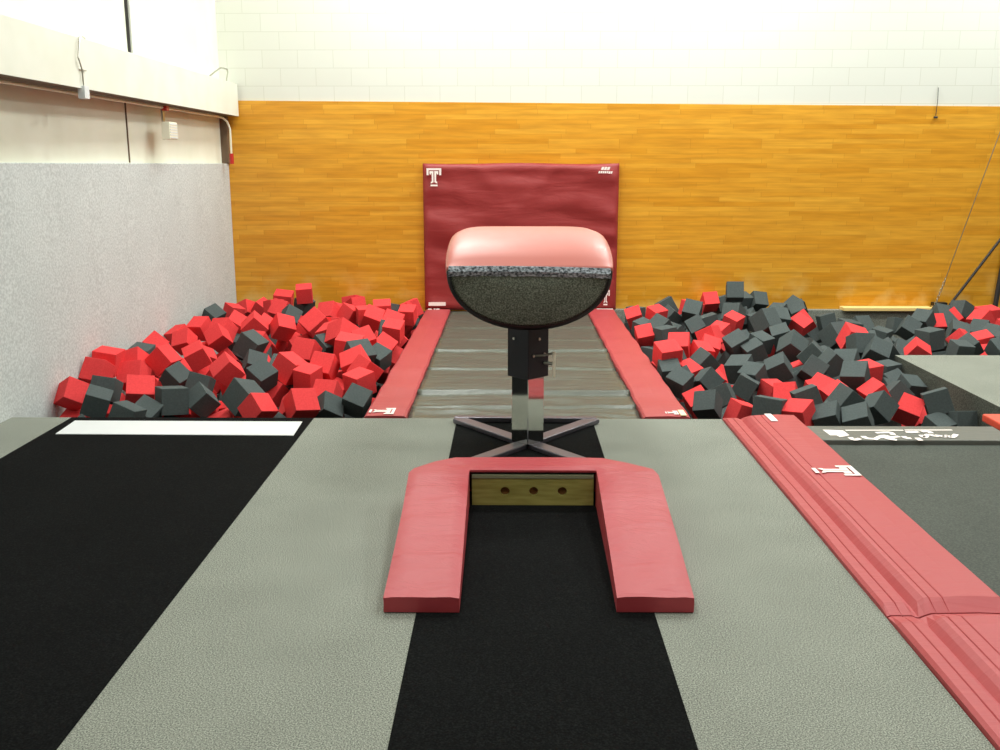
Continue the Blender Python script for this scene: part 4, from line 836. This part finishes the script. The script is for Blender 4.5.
('K',0.205,3.726,10.021,-0.082,0.611,0.211,0.008,-0.763,'M','barely visible tilted charcoal foam cube, eleventh charcoal from left, fifth row, pit right of runway'),
('K',0.205,4.386,9.996,-0.099,0.021,0.093,0.333,-0.938,'S','barely visible edge-up charcoal foam cube, fifth charcoal from left, middle row, far-right pit'),
('K',0.205,4.431,10.340,-0.161,0.659,-0.143,-0.272,0.686,'S','barely visible edge-up charcoal foam cube, third charcoal from left, middle row, far-right pit'),
('K',0.205,3.684,11.434,-0.215,0.594,0.074,-0.538,0.594,'M','half-hidden corner-up charcoal foam cube, fifteenth charcoal from left, sixth row, pit right of runway'),
('K',0.205,3.959,10.892,-0.053,0.198,-0.104,0.389,-0.894,'S','edge-up charcoal foam cube, second charcoal from left, back row, far-right pit'),
('K',0.205,4.009,9.988,-0.145,0.475,0.312,-0.388,-0.725,'S','barely visible edge-up charcoal foam cube, second charcoal from left, middle row, far-right pit'),
('R',0.205,4.735,9.688,-0.167,0.009,-0.056,0.453,0.890,'S','barely visible edge-up red foam cube, only red, front row, far-right pit'),
('K',0.205,3.974,9.698,-0.123,0.173,0.069,-0.390,0.902,'S','half-hidden corner-up charcoal foam cube, leftmost charcoal, front row, far-right pit'),
('K',0.205,3.731,9.432,-0.205,0.397,-0.075,-0.456,0.793,'M','barely visible edge-up charcoal foam cube, rightmost charcoal, fourth row, pit right of runway'),
('K',0.205,4.314,9.706,-0.210,0.603,-0.027,-0.144,-0.784,'S','barely visible tilted charcoal foam cube, fourth charcoal from left, front row, far-right pit'),
('K',0.205,3.528,11.804,-0.247,0.401,-0.145,0.528,0.735,'M','barely visible corner-up charcoal foam cube, fourteenth charcoal from left, sixth row, pit right of runway'),
('K',0.205,4.237,9.356,-0.230,0.121,-0.277,0.379,0.874,'S','half-hidden corner-up charcoal foam cube, rightmost charcoal, front row, far-right pit'),
('K',0.205,3.778,10.759,-0.052,0.118,0.012,-0.672,-0.731,'S','half-hidden level charcoal foam cube, leftmost charcoal, back row, far-right pit'),
]
for col, sz, x, y, z, qw, qx, qy, qz, pit, label in CUBES:
    o = bpy.data.objects.new('foam_cube', CM[col]); C.objects.link(o)
    o.scale = (sz/S,)*3; o.location = (x,y,z); o.rotation_mode = 'QUATERNION'; o.rotation_quaternion = (qw,qx,qy,qz)
    tag(o, label, 'foam cube', GR[pit])
